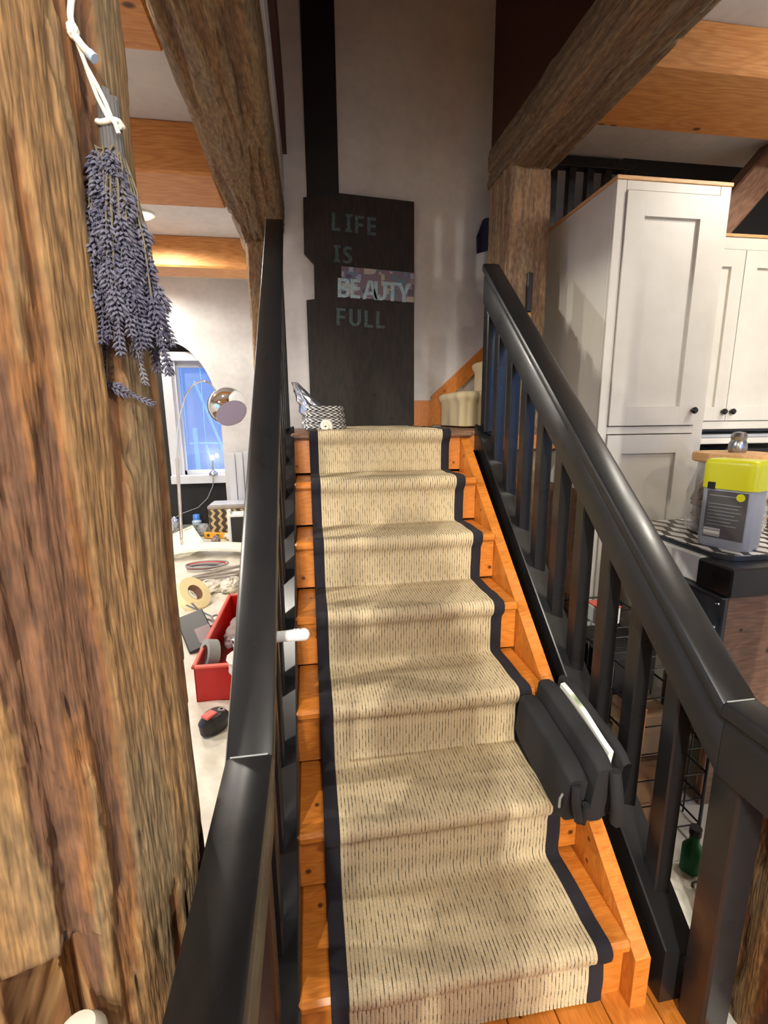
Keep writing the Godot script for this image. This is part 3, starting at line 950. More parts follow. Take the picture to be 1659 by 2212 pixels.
func arc_lamp():
	var t := thing("arc_lamp", "slim arc floor lamp with a mirror-chrome ball shade in front of the window", "floor lamp", V(-1.25, -1.15, -2.2))
	var b := MB.new()
	b.lathe([Vector2(0, 0.03), Vector2(0.12, 0.028), Vector2(0.13, 0.02), Vector2(0.13, 0), Vector2(0, 0)], 28)
	part("base", b, M.chrome, t)
	var p := MB.new()
	p.tube([V(0, 0.02, 0), V(0.035, 0.86, 0)], 0.015, 10)
	part("pole", p, M.chrome, t)
	p = MB.new()
	var pts := []
	var ctl := [V(0.035, 0.84, 0), V(0.05, 1.05, 0), V(0.09, 1.24, 0), V(0.15, 1.40, 0), V(0.215, 1.49, 0), V(0.285, 1.530, 0), V(0.345, 1.525, 0.0), V(0.385, 1.49, 0), V(0.41, 1.455, 0)]
	var cv := Curve3D.new()
	for k in ctl.size():
		var d: Vector3 = (ctl[mini(k + 1, 8)] - ctl[maxi(k - 1, 0)]) / 6.0
		cv.add_point(ctl[k], -d, d)
	for k in 33: pts.append(cv.sample_baked(cv.get_baked_length() * k / 32.0))
	p.tube(pts, 0.0075, 8)
	part("arc", p, M.chrome, t)
	var ax := V(0.42, -0.62, 0.66).normalized()
	var x := ax.cross(V(0, 0, 1)).normalized()
	var bs := Basis(x, -ax, x.cross(-ax))
	var xf := Transform3D(bs, V(0.50, 1.311, 0))
	var s := MB.new()
	var pr := []
	for k in 25:
		var a := PI * 0.5 - k / 24.0 * (PI * 0.5 + 0.62)
		pr.append(Vector2(maxf(0.172 * cos(a), 0.0), 0.172 * sin(a)))
	for k in 25:
		var a := -0.62 + k / 24.0 * (PI * 0.5 + 0.62)
		pr.append(Vector2(maxf(0.168 * cos(a), 0.0), 0.168 * sin(a)))
	s.lathe(pr, 40, xf)
	part("ball_shade", s, M.chrome, t)
	s = MB.new()
	s.lathe([Vector2(0.0, -0.085), Vector2(0.08, -0.092), Vector2(0.138, -0.094), Vector2(0.138, -0.090), Vector2(0, -0.080)], 32, xf)
	part("diffuser", s, M.lilac, t, "frosted lilac disc closing the ball")
	var c := MB.new()
	c.tube([V(0.41, 1.455, 0), V(0.425, 1.43, 0.0)], 0.02, 12)
	part("socket", c, M.chrome, t)

func left_room():
	window()
	arc_lamp()
	var t := thing("sill_lamp", "tiny lit table lamp on the window sill", "lamp", V(-1.09, -0.545, -3.08))
	var m := MB.new()
	m.lathe([Vector2(0, 0.004), Vector2(0.05, 0.004), Vector2(0.045, 0.02), Vector2(0.012, 0.05), Vector2(0.008, 0.16), Vector2(0, 0.16)], 16)
	part("stand", m, M.steel, t)
	m = MB.new()
	m.lathe([Vector2(0, 0.215), Vector2(0.016, 0.21), Vector2(0.024, 0.19), Vector2(0.018, 0.165), Vector2(0.0, 0.158)], 14)
	part("bulb", m, M.lamp, t)
	var o := OmniLight3D.new()
	o.name = "bulb_light"
	t.add_child(o, true)
	o.position = V(0, 0.19, 0)
	o.light_color = WARM
	o.light_energy = 0.05
	o.light_size = 0.02
	o.shadow_enabled = true
	m = MB.new()
	m.tube([V(-1.09, -0.545, -3.05), V(-1.10, -0.66, -3.05), V(-1.17, -0.80, -3.06), V(-1.28, -0.90, -3.07), V(-1.45, -0.96, -3.08), V(-1.52, -1.0, -3.07)], 0.005, 6)
	single("lamp_cord", m, M.grey, "thin grey flex drooping below the window sill", "cord")
	# dust sheet on the floor
	m = MB.new()
	var wr := noise(301, 1.0, 4)
	var pts := []
	var uvs := []
	for j in 90:
		var row := []
		var ru := []
		for i in 60:
			var x := -1.75 + 1.5 * i / 59.0
			var z := -2.95 + 5.4 * j / 89.0
			var rid := 1.0 - absf(wr.get_noise_2d(x * 2.2, z * 1.6)) * 2.2
			row.append(V(x, -1.157 + 0.012 * maxf(rid, 0.0) + 0.004 * wr.get_noise_2d(x * 9, z * 9), z))
			ru.append(Vector2(x, z))
		pts.append(row)
		uvs.append(ru)
	m.grid(pts, uvs, func(_i, _j): return Vector3.UP)
	single("dust_sheet", m, M.sheet, "pale crumpled dust sheet spread over the floor", "sheet")
	# bottle by the black wall
	t = thing("water_bottle", "small clear plastic bottle with a blue cap on the cluttered floor", "bottle", V(-1.27, -1.15, -2.92))
	m = MB.new()
	m.lathe([Vector2(0, 0.15), Vector2(0.03, 0.15), Vector2(0.05, 0.13), Vector2(0.045, 0.09), Vector2(0.052, 0.05), Vector2(0.046, 0.0), Vector2(0, 0)], 20)
	part("bottle", m, M.paleblue, t)
	m = MB.new()
	m.lathe([Vector2(0, 0.205), Vector2(0.032, 0.203), Vector2(0.036, 0.195), Vector2(0.036, 0.15), Vector2(0, 0.15)], 20)
	part("cap", m, M.blue, t)
	# zigzag box
	t = thing("patterned_box", "dark box with a tan zigzag pattern and pale lid by the wall", "box", V(-0.90, -1.15, -2.78))
	part("box_body", bx(V(-0.19, 0, -0.12), V(0.19, 0.30, 0.12), 0.004), M.zigzag, t)
	part("lid", bx(V(-0.196, 0.30, -0.126), V(0.196, 0.335, 0.126), 0.006), M.lightgreybrown, t)
	part("tray", bx(V(-0.17, 0.335, -0.11), V(0.17, 0.35, 0.11), 0.004), M.frame, t)
	for q in [["crumpled_bag", V(-1.17, -1.09, -2.78), V(0.075, 0.075, 0.07), "grey", "small crumpled grey bag between the bottle and the patterned box", "bag"],
		["crumpled_bag", V(-1.45, -1.03, -2.66), V(0.09, 0.13, 0.09), "foil", "silvery crumpled bag behind the lamp pole", "bag"],
		["crumpled_plastic", V(-0.80, -1.13, -1.10), V(0.13, 0.05, 0.12), "sheet", "crumpled clear wrapping beside the thin rods", "plastic"],
		["crumpled_plastic", V(-0.64, -1.13, -1.12), V(0.10, 0.05, 0.15), "sheet", "second piece of crumpled wrapping nearer the tape roll", "plastic"]]:
		single(q[0], blob(q[2], 0.22, int(q[1].x * -100.0)), M[q[3]], q[4], q[5], q[1])
	m = MB.new()
	m.box(V(0, 0.05, 0), V(0.34, 0.10, 0.16), 0.03)
	single("folded_blanket", m, M.olive, "dull green folded blanket against the black wall", "blanket", V(-1.40, -1.15, -2.86))
	# tilted white tray lid
	t = thing("foam_board", "white shallow foam tray lid lying tilted by the lamp pole", "board", V(-1.24, -1.10, -2.26))
	t.rotation = V(0.20, 0.45, 0.34)
	part("panel", bx(V(-0.15, 0.0, -0.24), V(0.15, 0.016, 0.24), 0.004), M.paper, t)
	for q in [[-0.15, -0.135, -0.24, 0.24], [0.135, 0.15, -0.24, 0.24], [-0.15, 0.15, -0.24, -0.225], [-0.15, 0.15, 0.225, 0.24]]:
		part("rim", bx(V(q[0], 0.016, q[2]), V(q[1], 0.034, q[3]), 0.003), M.paper, t)
	t = thing("spirit_level", "yellow spirit level lying among the clutter", "level", V(-1.0, -1.12, -2.62))
	t.rotation.y = -0.3
	part("body", bx(V(-0.15, -0.025, -0.018), V(0.15, 0.035, 0.018), 0.004), M.yellow, t)
	for k in 3:
		m = MB.new()
		m.lathe([Vector2(0, 0.012), Vector2(0.014, 0.01), Vector2(0.014, -0.01), Vector2(0, -0.012)], 12, Transform3D(Basis(V(1, 0, 0), V(0, 0, 1), V(0, -1, 0)), V(-0.1 + k * 0.1, 0.008, 0.014)))
		part("vial", m, M.darkgrey, t)
	single("crumpled_rag", blob(V(0.13, 0.05, 0.08), 0.3, 77), M.paper, "white crumpled rag lying over the yellow spirit level", "rag", V(-0.82, -1.11, -2.56))
	single("crumpled_rag", blob(V(0.045, 0.06, 0.08), 0.3, 78), M.mauve, "mauve-grey crumpled rag in front of the yellow spirit level", "rag", V(-0.98, -1.11, -2.36))
	t = thing("black_box", "tall black carton with a white edge standing by the handrail", "box", V(-0.70, -1.15, -2.30))
	part("box_body", bx(V(-0.10, 0.02, -0.08), V(0.12, 0.30, 0.08), 0.004), M.blackcard, t)
	part("base_strip", bx(V(-0.104, 0.0, -0.084), V(0.124, 0.03, 0.084), 0.003), M.mauve, t)
	part("edge_strip", bx(V(-0.135, 0.0, -0.02), V(-0.104, 0.36, 0.06), 0.003), M.white, t)
	part("lid", bx(V(-0.11, 0.30, -0.085), V(0.13, 0.325, 0.085), 0.004), M.white, t)
	t = thing("stacked_panels", "white grooved panels standing against the wall", "panel", V(-0.80, -0.87, -2.93))
	for k in 3:
		part("panel", bx(V(-0.10 + k * 0.078, 0, -0.01 * k), V(-0.028 + k * 0.078, 0.56 + 0.01 * k, 0.03 - 0.01 * k), 0.003), M.frame, t)
	part("foot", bx(V(-0.10, -0.28, -0.02), V(0.13, 0, 0.03), 0.003), M.frame, t)
	# curved white strip
	m = MB.new()
	var pr := PackedVector2Array()
	for k in 25:
		var a := deg_to_rad(50.0 + 80.0 * k / 24.0)
		pr.append(Vector2(cos(a), sin(a)) * 0.80)
	for k in 25:
		var a := deg_to_rad(130.0 - 80.0 * k / 24.0)
		pr.append(Vector2(cos(a), sin(a)) * 0.63)
	m.prism(pr, 0.02, Transform3D(Basis(V(1, 0, 0), V(0, 0, -1), V(0, 1, 0)), V(0, 0, 0)))
	single("curved_strip", m, M.paper, "broad curved white strip of board lying in an arch on the floor", "board", V(-0.97, -1.13, -1.30)).rotation.x = 0.09
	t = thing("cable_coil", "loose coil of dark and pink cable inside the curved strip", "cable", V(-0.95, -1.135, -1.62))
	for k in 5:
		m = MB.new()
		var lp := []
		for i in 25: lp.append(V(cos(TAU * i / 24.0) * (0.12 + 0.012 * k), 0.006 * k, sin(TAU * i / 24.0) * (0.06 + 0.008 * k)) + V(0.01 * k, 0, 0))
		m.tube(lp, 0.006, 6, false)
		part("loop", m, [M.darkgrey, M.mauve, M.grey, M.red, M.grey][k], t)
	for k in 4:
		m = MB.new()
		m.box(V(0, 0, 0), V(0.42, 0.014, 0.022), 0.003, Basis(Vector3.UP, [0.62, 0.30, 0.22, 0.16][k]))
		single("thin_rod", m, M.lightgreybrown, ["thin greyish rod furthest up the pile of rods", "second thin greyish rod of the pile", "third thin greyish rod of the pile", "thin greyish rod nearest the tape roll"][k], "rod", V(-0.80 + 0.02 * k, -1.135, -1.50 + 0.085 * k), "thin rods on the dust sheet")
	m = MB.new()
	m.tube([V(-0.55, -0.99, -0.95), V(-0.64, -1.13, -1.35)], 0.006, 6)
	single("leaning_stick", m, M.brownwood, "thin brown stick leaning beside the handrail", "stick")
	# masking tape
	t = thing("tape_roll", "large roll of cream masking tape beside the lavender post", "tape roll", V(-0.84, -1.075, -0.83))
	t.rotation = V(0.80, 0.55, -0.42)
	m = MB.new()
	m.lathe([Vector2(0.055, 0.03), Vector2(0.115, 0.03), Vector2(0.118, 0.026), Vector2(0.118, -0.026), Vector2(0.115, -0.03), Vector2(0.055, -0.03), Vector2(0.055, 0.03)], 36)
	part("tape", m, M.tape, t)
	m = MB.new()
	m.lathe([Vector2(0.050, 0.028), Vector2(0.055, 0.028), Vector2(0.055, -0.028), Vector2(0.050, -0.028), Vector2(0.050, 0.028)], 36)
	part("core", m, M.brownwood, t)
	# tool tray
	t = thing("tool_tray", "red plastic tool tray full of odds and ends", "tray", V(-0.43, -1.15, -0.10))
	t.rotation.y = -0.02
	for q in [[V(-0.13, 0, -0.42), V(-0.122, 0.165, 0.42)], [V(0.122, 0, -0.42), V(0.13, 0.165, 0.42)], [V(-0.13, 0, 0.412), V(0.13, 0.165, 0.42)], [V(-0.13, 0, -0.42), V(0.13, 0.165, -0.412)]]:
		part("side", bx(q[0], q[1], 0.002), M.red, t)
	part("bottom", bx(V(-0.13, 0, -0.42), V(0.13, 0.008, 0.42), 0.002), M.red, t)
	for q in [[V(-0.138, 0.16, -0.428), V(-0.12, 0.175, 0.428)], [V(0.12, 0.16, -0.428), V(0.138, 0.175, 0.428)], [V(-0.138, 0.16, 0.41), V(0.138, 0.175, 0.428)], [V(-0.138, 0.16, -0.428), V(0.138, 0.175, -0.41)]]:
		part("rim", bx(q[0], q[1], 0.004), M.rim, t, "lighter red rim")
	t = thing("grey_tape", "roll of grey tape hooked over the rim of the red tray", "tape roll", V(-0.53, -1.0, 0.18))
	t.rotation = V(0.2, 0.4, 1.25)
	m = MB.new()
	m.lathe([Vector2(0.045, 0.025), Vector2(0.07, 0.025), Vector2(0.07, -0.025), Vector2(0.045, -0.025), Vector2(0.045, 0.025)], 30)
	part("tape", m, M.grey, t)
	t = thing("faceted_cup", "clear pale faceted plastic cup at the front corner of the red tray", "cup", V(-0.385, -1.04, 0.30))
	t.rotation.x = 0.3
	m = MB.new()
	m.lathe([Vector2(0, 0.0), Vector2(0.032, 0.0), Vector2(0.042, 0.03), Vector2(0.036, 0.07), Vector2(0.044, 0.10), Vector2(0.038, 0.10), Vector2(0.0, 0.09)], 9, Transform3D(), 5.0)
	part("cup", m, M.white, t)
	single("plastic_wrap", blob(V(0.05, 0.05, 0.09), 0.3, 83), M.foil, "bunch of clear wrapping behind the faceted cup", "plastic", V(-0.40, -0.99, 0.08))
	single("dark_rag", blob(V(0.10, 0.06, 0.22), 0.25, 84), M.mauve, "mauve cloth stuffed in the red tray", "rag", V(-0.43, -1.06, -0.18))
	t = thing("black_plate", "flat black plate lying beside the red tray", "plate", V(-0.70, -1.10, -0.30))
	t.rotation = V(0.25, 0.45, 0.2)
	part("plate", bx(V(-0.075, 0, -0.16), V(0.075, 0.02, 0.16), 0.006), M.blackcard, t)
	part("label_patch", bx(V(-0.01, 0.02, 0.0), V(0.07, 0.024, 0.13), 0.002), M.mauve, t)
	t = thing("scissors", "grey steel scissors beside the tape roll", "scissors", V(-0.72, -1.08, -0.52))
	t.rotation = V(0.3, 0.9, 0.0)
	for k in 2:
		m = MB.new()
		var lp := []
		for i in 17: lp.append(V(cos(TAU * i / 16.0) * 0.03 + (0.035 if k else -0.035), 0, sin(TAU * i / 16.0) * 0.035 + 0.10))
		m.tube(lp, 0.006, 6, false)
		part("handle", m, M.grey, t)
		m = MB.new()
		m.box(V(0, 0.002 * k, -0.02), V(0.014, 0.004, 0.19), 0.001, Basis(Vector3.UP, 0.22 if k else -0.22))
		part("blade", m, M.steel, t)
	t = thing("pocket_tool", "black oval tool with a red button on the dust sheet", "tool", V(-0.455, -1.13, 0.52))
	t.rotation.y = 0.9
	m = MB.new()
	m.lathe([Vector2(0, 0.06), Vector2(0.045, 0.055), Vector2(0.065, 0.03), Vector2(0.06, -0.01), Vector2(0.03, -0.025), Vector2(0, -0.025)], 26, Transform3D(Basis.from_scale(V(1.0, 1, 0.72)), Vector3.ZERO))
	part("shell", m, M.blackcard, t)
	m = MB.new()
	m.box(V(-0.02, 0.058, 0), V(0.05, 0.012, 0.04), 0.004)
	part("button", m, M.rim, t)
	m = MB.new()
	m.lathe([Vector2(0.006, 0.0), Vector2(0.014, 0.0), Vector2(0.014, 0.008), Vector2(0.006, 0.008)], 14, Transform3D(Basis(), V(0.03, 0.052, 0.012)))
	part("ring", m, M.mauve, t)

func blob(r: Vector3, rough: float, seed_: int) -> MB:
	var n := noise(seed_, 1.0, 3)
	var pts := []
	var uvs := []
	for j in 21:
		var row := []
		var ru := []
		for i in 30:
			var th := PI * j / 20.0
			var ph := TAU * i / 30.0
			var d := V(sin(th) * cos(ph), cos(th), sin(th) * sin(ph))
			var k := 1.0 - absf(n.get_noise_3dv(d * 1.8)) * 2.4 * rough + n.get_noise_3dv(d * 5.0) * rough * 0.7
			row.append(d * r * k)
			ru.append(Vector2(i / 30.0, j / 20.0))
		pts.append(row)
		uvs.append(ru)
	var m := MB.new()
	m.grid(pts, uvs, func(i, j): return pts[j][i] + V(0, 0.001 if j < 10 else -0.001, 0), true)
	return m

# ---------------------------------------------------------------- lavender and string
func floret_spike(seed_: int, length: float, rad: float) -> MB:
	var r := RandomNumberGenerator.new()
	r.seed = seed_
	var m := MB.new()
	m.tube([V(0, 0.004, 0), V(0, -length, 0)], 0.0016, 5)
	var whorls := int(length / 0.0050)
	for w in whorls:
		var y := -length * w / float(whorls)
		var f := float(w) / whorls
		var rr := rad * (0.85 + 0.3 * sin(f * 9.0)) * (1.0 - 0.5 * f * f)
		for k in 8:
			var a := TAU * k / 8.0 + w * 0.5 + r.randf() * 0.5
			var d := V(cos(a), -0.75 - r.randf() * 0.5, sin(a)).normalized()
			var s := V(-sin(a), 0, cos(a))
			var u := d.cross(s)
			var b := V(cos(a) * rr * 0.12, y, sin(a) * rr * 0.12)
			var L := rr * r.randf_range(0.7, 1.35)
			var mid := b + d * L * 0.5
			var wd := rr * 0.19
			var q := [mid + s * wd, mid + u * wd, mid - s * wd, mid - u * wd]
			var tip := b + d * L
			for e in 4:
				var o: Vector3 = (q[e] + q[(e + 1) % 4]) * 0.5 - mid
				m.tri(b, q[e], q[(e + 1) % 4], Vector2.ZERO, Vector2.RIGHT, Vector2.DOWN, o - d * wd * 0.3)
				m.tri(tip, q[e], q[(e + 1) % 4], Vector2.ZERO, Vector2.RIGHT, Vector2.DOWN, o + d * wd * 0.3)
	return m

func lavender():
	var neck := V(-0.224, 0.352, 1.685)
	var t := thing("lavender_bunch", "dried bunch of purple-grey lavender hanging upside down on the timber post", "dried flowers", neck)
	var r := RandomNumberGenerator.new()
	r.seed = 4
	var kinds := []
	for k in 5: kinds.append(floret_spike(200 + k, [0.055, 0.065, 0.075, 0.06, 0.08][k], [0.0105, 0.011, 0.0115, 0.0105, 0.011][k]).done())
	var i := 0
	for ring in [[16, 0.034, 0.008], [20, 0.058, 0.0135], [22, 0.090, 0.023], [20, 0.122, 0.031], [14, 0.154, 0.036]]:
		for k in ring[0]:
			var a: float = TAU * k / ring[0] + ring[1] * 40.0 + r.randf() * 0.4
			var wide: float = ring[2] * r.randf_range(0.55, 1.0)
			var start := V(cos(a) * wide * 1.15 - 0.004 - ring[1] * 0.02, -ring[1] + r.randf_range(-0.012, 0.012), sin(a) * wide * 0.75 + 0.006)
			var st := MB.new()
			st.tube([V(cos(a) * 0.007, 0.0, sin(a) * 0.007), V(cos(a) * 0.009, -0.02, sin(a) * 0.009), start.lerp(V(cos(a) * 0.012, -0.012, sin(a) * 0.012), 0.4) + V(cos(a), 0, sin(a)) * 0.003, start], 0.0012, 5)
			part("stem", st, M.stem, t)
			var o := part("flower_spike", kinds[(i * 3 + k) % 5], M.lav[(i * 7 + k * 3) % 4], t)
			var lean := V(cos(a) * 0.30, -1.9, sin(a) * 0.25).normalized()
			var x := lean.cross(V(0, 0, 1)).normalized()
			o.transform = Transform3D(Basis(x, -lean, x.cross(-lean)).rotated(lean, r.randf() * 6.0), start)
			i += 1
	# stray long spikes at the lower right
	for q in [[V(0.022, -0.150, 0.004), V(0.018, -0.06, 0.0)], [V(0.026, -0.150, 0.0), V(0.004, -0.05, 0.01)], [V(0.002, -0.200, 0.006), V(0.010, -0.07, 0.0)], [V(-0.028, -0.190, 0.01), V(-0.006, -0.06, 0.0)], [V(-0.030, -0.250, 0.008), V(0.04, -0.020, 0.0)]]:
		var st := MB.new()
		st.tube([V(0.004, 0.01, 0), V(q[0].x * 0.6, q[0].y * 0.5, 0.006), q[0]], 0.0012, 5)
		part("stem", st, M.stem, t)
		var o := part("flower_spike", kinds[i % 2], M.lav[i % 3], t)
		var ln: Vector3 = q[1].normalized()
		var x := ln.cross(V(0, 0, 1)).normalized()
		o.transform = Transform3D(Basis(x, -ln, x.cross(-ln)) * Basis.from_scale(V(0.72, 0.95, 0.72)), q[0])
		i += 1
	var bd := MB.new()
	for k in 16:
		var a := TAU * k / 16.0
		bd.tube([V(cos(a) * 0.0075, 0.03 + 0.004 * sin(k * 5.0), sin(a) * 0.0075), V(cos(a) * 0.0085, -0.03, sin(a) * 0.0085)], 0.0028, 6)
	part("stalk_bundle", bd, M.stemgrey, t, "tight grey bundle of stalks")
	# cord
	t = thing("hanging_cord", "white cotton cord tied round the lavender stalks", "cord", neck + V(0, 0.004, 0))
	var mk := func(called: String, pts: Array, rad: float, material: Material):
		var m := MB.new()
		var cv := Curve3D.new()
		for k in pts.size():
			var d: Vector3 = (pts[mini(k + 1, pts.size() - 1)] - pts[maxi(k - 1, 0)]) / 6.0
			cv.add_point(pts[k], -d, d)
		var out := []
		for k in 30: out.append(cv.sample_baked(cv.get_baked_length() * k / 29.0))
		m.tube(out, rad, 8)
		part(called, m, material, t)
	var lp := []
	for k in 14: lp.append(V(cos(TAU * k / 12.0) * 0.0115, 0.0025 * sin(k * 1.3), sin(TAU * k / 12.0) * 0.0115))
	mk.call("loop", lp, 0.0028, M.cord)
	mk.call("strand", [V(0.003, 0.0, 0.011), V(-0.005, 0.018, 0.012), V(-0.010, 0.035, 0.013), V(-0.014, 0.052, 0.014), V(-0.020, 0.071, 0.014)], 0.0021, M.cord)
	mk.call("strand", [V(0.006, 0.0, 0.011), V(0.002, 0.014, 0.013), V(-0.004, 0.028, 0.014), V(-0.011, 0.042, 0.015), V(-0.014, 0.052, 0.015)], 0.0021, M.cord)
	mk.call("strand", [V(-0.020, 0.071, 0.014), V(-0.021, 0.084, 0.013), V(-0.019, 0.096, 0.012), V(-0.012, 0.120, 0.010)], 0.0030, M.cord)
	mk.call("tail", [V(0.005, 0.002, 0.012), V(0.009, -0.004, 0.013), V(0.011, -0.012, 0.012)], 0.0022, M.cord)
	mk.call("tail", [V(-0.018, 0.066, 0.015), V(-0.011, 0.056, 0.018), V(-0.006, 0.051, 0.019)], 0.0036, M.cord)
	mk.call("end_cap", [V(-0.006, 0.051, 0.019), V(-0.001, 0.046, 0.020)], 0.0045, M.paleblue)
	var kn := blob(V(0.006, 0.008, 0.006), 0.15, 9)
	var ko := part("knot", kn, M.cord, t)
	ko.position = V(-0.020, 0.071, 0.014)
	var m2 := MB.new()
	m2.tube([neck + V(-0.022, 0.078, 0.010), neck + V(-0.032, 0.090, 0.008), neck + V(-0.043, 0.104, 0.0)], 0.0035, 8)
	single("iron_hook", m2, M.blackcard, "dark iron nail in the post that the white cord hangs from", "hook")
	var kb := thing("white_ball", "white round ball at the foot of the lavender post", "ball", V(-0.316, -0.622, 1.825))
	m2 = MB.new()
	m2.lathe([Vector2(0, 0.03), Vector2(0.018, 0.026), Vector2(0.028, 0.010), Vector2(0.028, -0.012), Vector2(0.016, -0.03), Vector2(0.014, -0.08), Vector2(0, -0.08)], 24)
	part("ball", m2, M.paper, kb)

# ---------------------------------------------------------------- landing
func landing_things():
	var t := thing("woven_basket", "low round basket of black and white zigzag braid on the landing", "basket", V(0.045, -0.008, -0.30))
	for k in 4:
		var m := MB.new()
		var lp := []
		for i in 37: lp.append(V(cos(TAU * i / 36.0) * (0.098 - 0.004 * k), 0.019 + 0.030 * k, sin(TAU * i / 36.0) * (0.098 - 0.004 * k)))
		m.tube(lp, 0.0175, 10, false)
		part("braid", m, M.braid, t)
	var b := MB.new()
	b.lathe([Vector2(0, 0.012), Vector2(0.09, 0.012), Vector2(0.09, 0.004), Vector2(0, 0.004)], 30)
	part("base", b, M.darkgrey, t)
	var pts := []
	var uvs := []
	var n := noise(61, 1.0, 3)
	for j in 26:
		var row := []
		var ru := []
		var f := j / 25.0
		for i in 28:
			var a := TAU * i / 28.0
			var wr := 1.0 + 0.24 * sin(a * 7.0 + f * 3.0) * f + 0.4 * n.get_noise_2d(cos(a) * 2.0 + f * 3.0, sin(a) * 2.0)
			var rad := lerpf(0.090, 0.012, pow(f, 1.1)) * wr
			row.append(V(cos(a) * rad - 0.14 * f, 0.015 + 0.225 * f, sin(a) * rad * 0.8))
			ru.append(Vector2(i / 28.0, f))
		pts.append(row)
		uvs.append(ru)
	b = MB.new()
	b.grid(pts, uvs, func(i, j): return pts[j][i] - V(-0.14 * j / 25.0, 0.015 + 0.225 * j / 25.0, 0), true)
	single("foil_bag", b, M.foil, "crumpled silver bag with a gathered neck in the zigzag basket", "bag", V(0.035, 0.0, -0.305))
	t = thing("white_shell", "white curled shell ornament in front of the zigzag basket", "ornament", V(0.045, -0.008, -0.17))
	var m2 := MB.new()
	var lp2 := []
	var rad2 := []
	for i in 40:
		var f := i / 39.0
		var a := f * TAU * 1.6 - 0.6
		lp2.append(V(cos(a) * 0.026 * (1.0 - f * 0.85), 0.026 + sin(a) * 0.026 * (1.0 - f * 0.85), 0.012 * f))
		rad2.append(0.013 * (1.0 - f * 0.55))
	m2.tube(lp2, rad2, 10)
	part("spiral", m2, M.paper, t)
	var p := MB.new()
	p.tube([V(-0.185, -0.472, 1.153), V(-0.12, -0.471, 1.153), V(-0.078, -0.470, 1.153), V(-0.066, -0.470, 1.153), V(-0.059, -0.470, 1.153), V(-0.056, -0.470, 1.153)], [0.0135, 0.0135, 0.016, 0.0155, 0.011, 0.003], 16)
	t = thing("white_stick", "white plastic rounded stick poking out under the railing over the stairs", "stick", V(-0.12, -0.47, 1.153))
	part("grip", _at(p, -t.position), M.white, t)
	var h := MB.new()
	h.lathe([Vector2(0, 0.0), Vector2(0.0028, 0.0), Vector2(0.0028, 0.001), Vector2(0, 0.001)], 12, Transform3D(Basis(), V(0.042, 0.0148, 0)))
	part("hole", h, M.blackcard, t)
	var nv := MB.new()
	nv.prism(pv([1.09, 1.10, 1.085, 1.20, 1.125, 1.30, 1.20, 1.32, 1.20, 1.13]), 0.03, Transform3D(Basis(), V(0, 0, -0.95)))
	single("navy_cloth", nv, M.navycloth, "dark navy cloth hanging on the wall behind the weathered post", "cloth")
	t = thing("iron_latch", "black iron latch bar with a brass screw on the weathered post", "latch", V(1.062, 0.64, -0.094))
	part("bar", bx(V(-0.014, -0.075, -0.004), V(0.014, 0.105, 0.012), 0.004), M.blackcard, t)
	var sc := MB.new()
	sc.lathe([Vector2(0, 0.010), Vector2(0.013, 0.008), Vector2(0.016, 0.0), Vector2(0, 0.0)], 18, Transform3D(Basis(V(1, 0, 0), V(0, 0, 1), V(0, -1, 0)), V(0.002, -0.092, 0.0)))
	part("screw", sc, M.brass, t, "brass screw head")

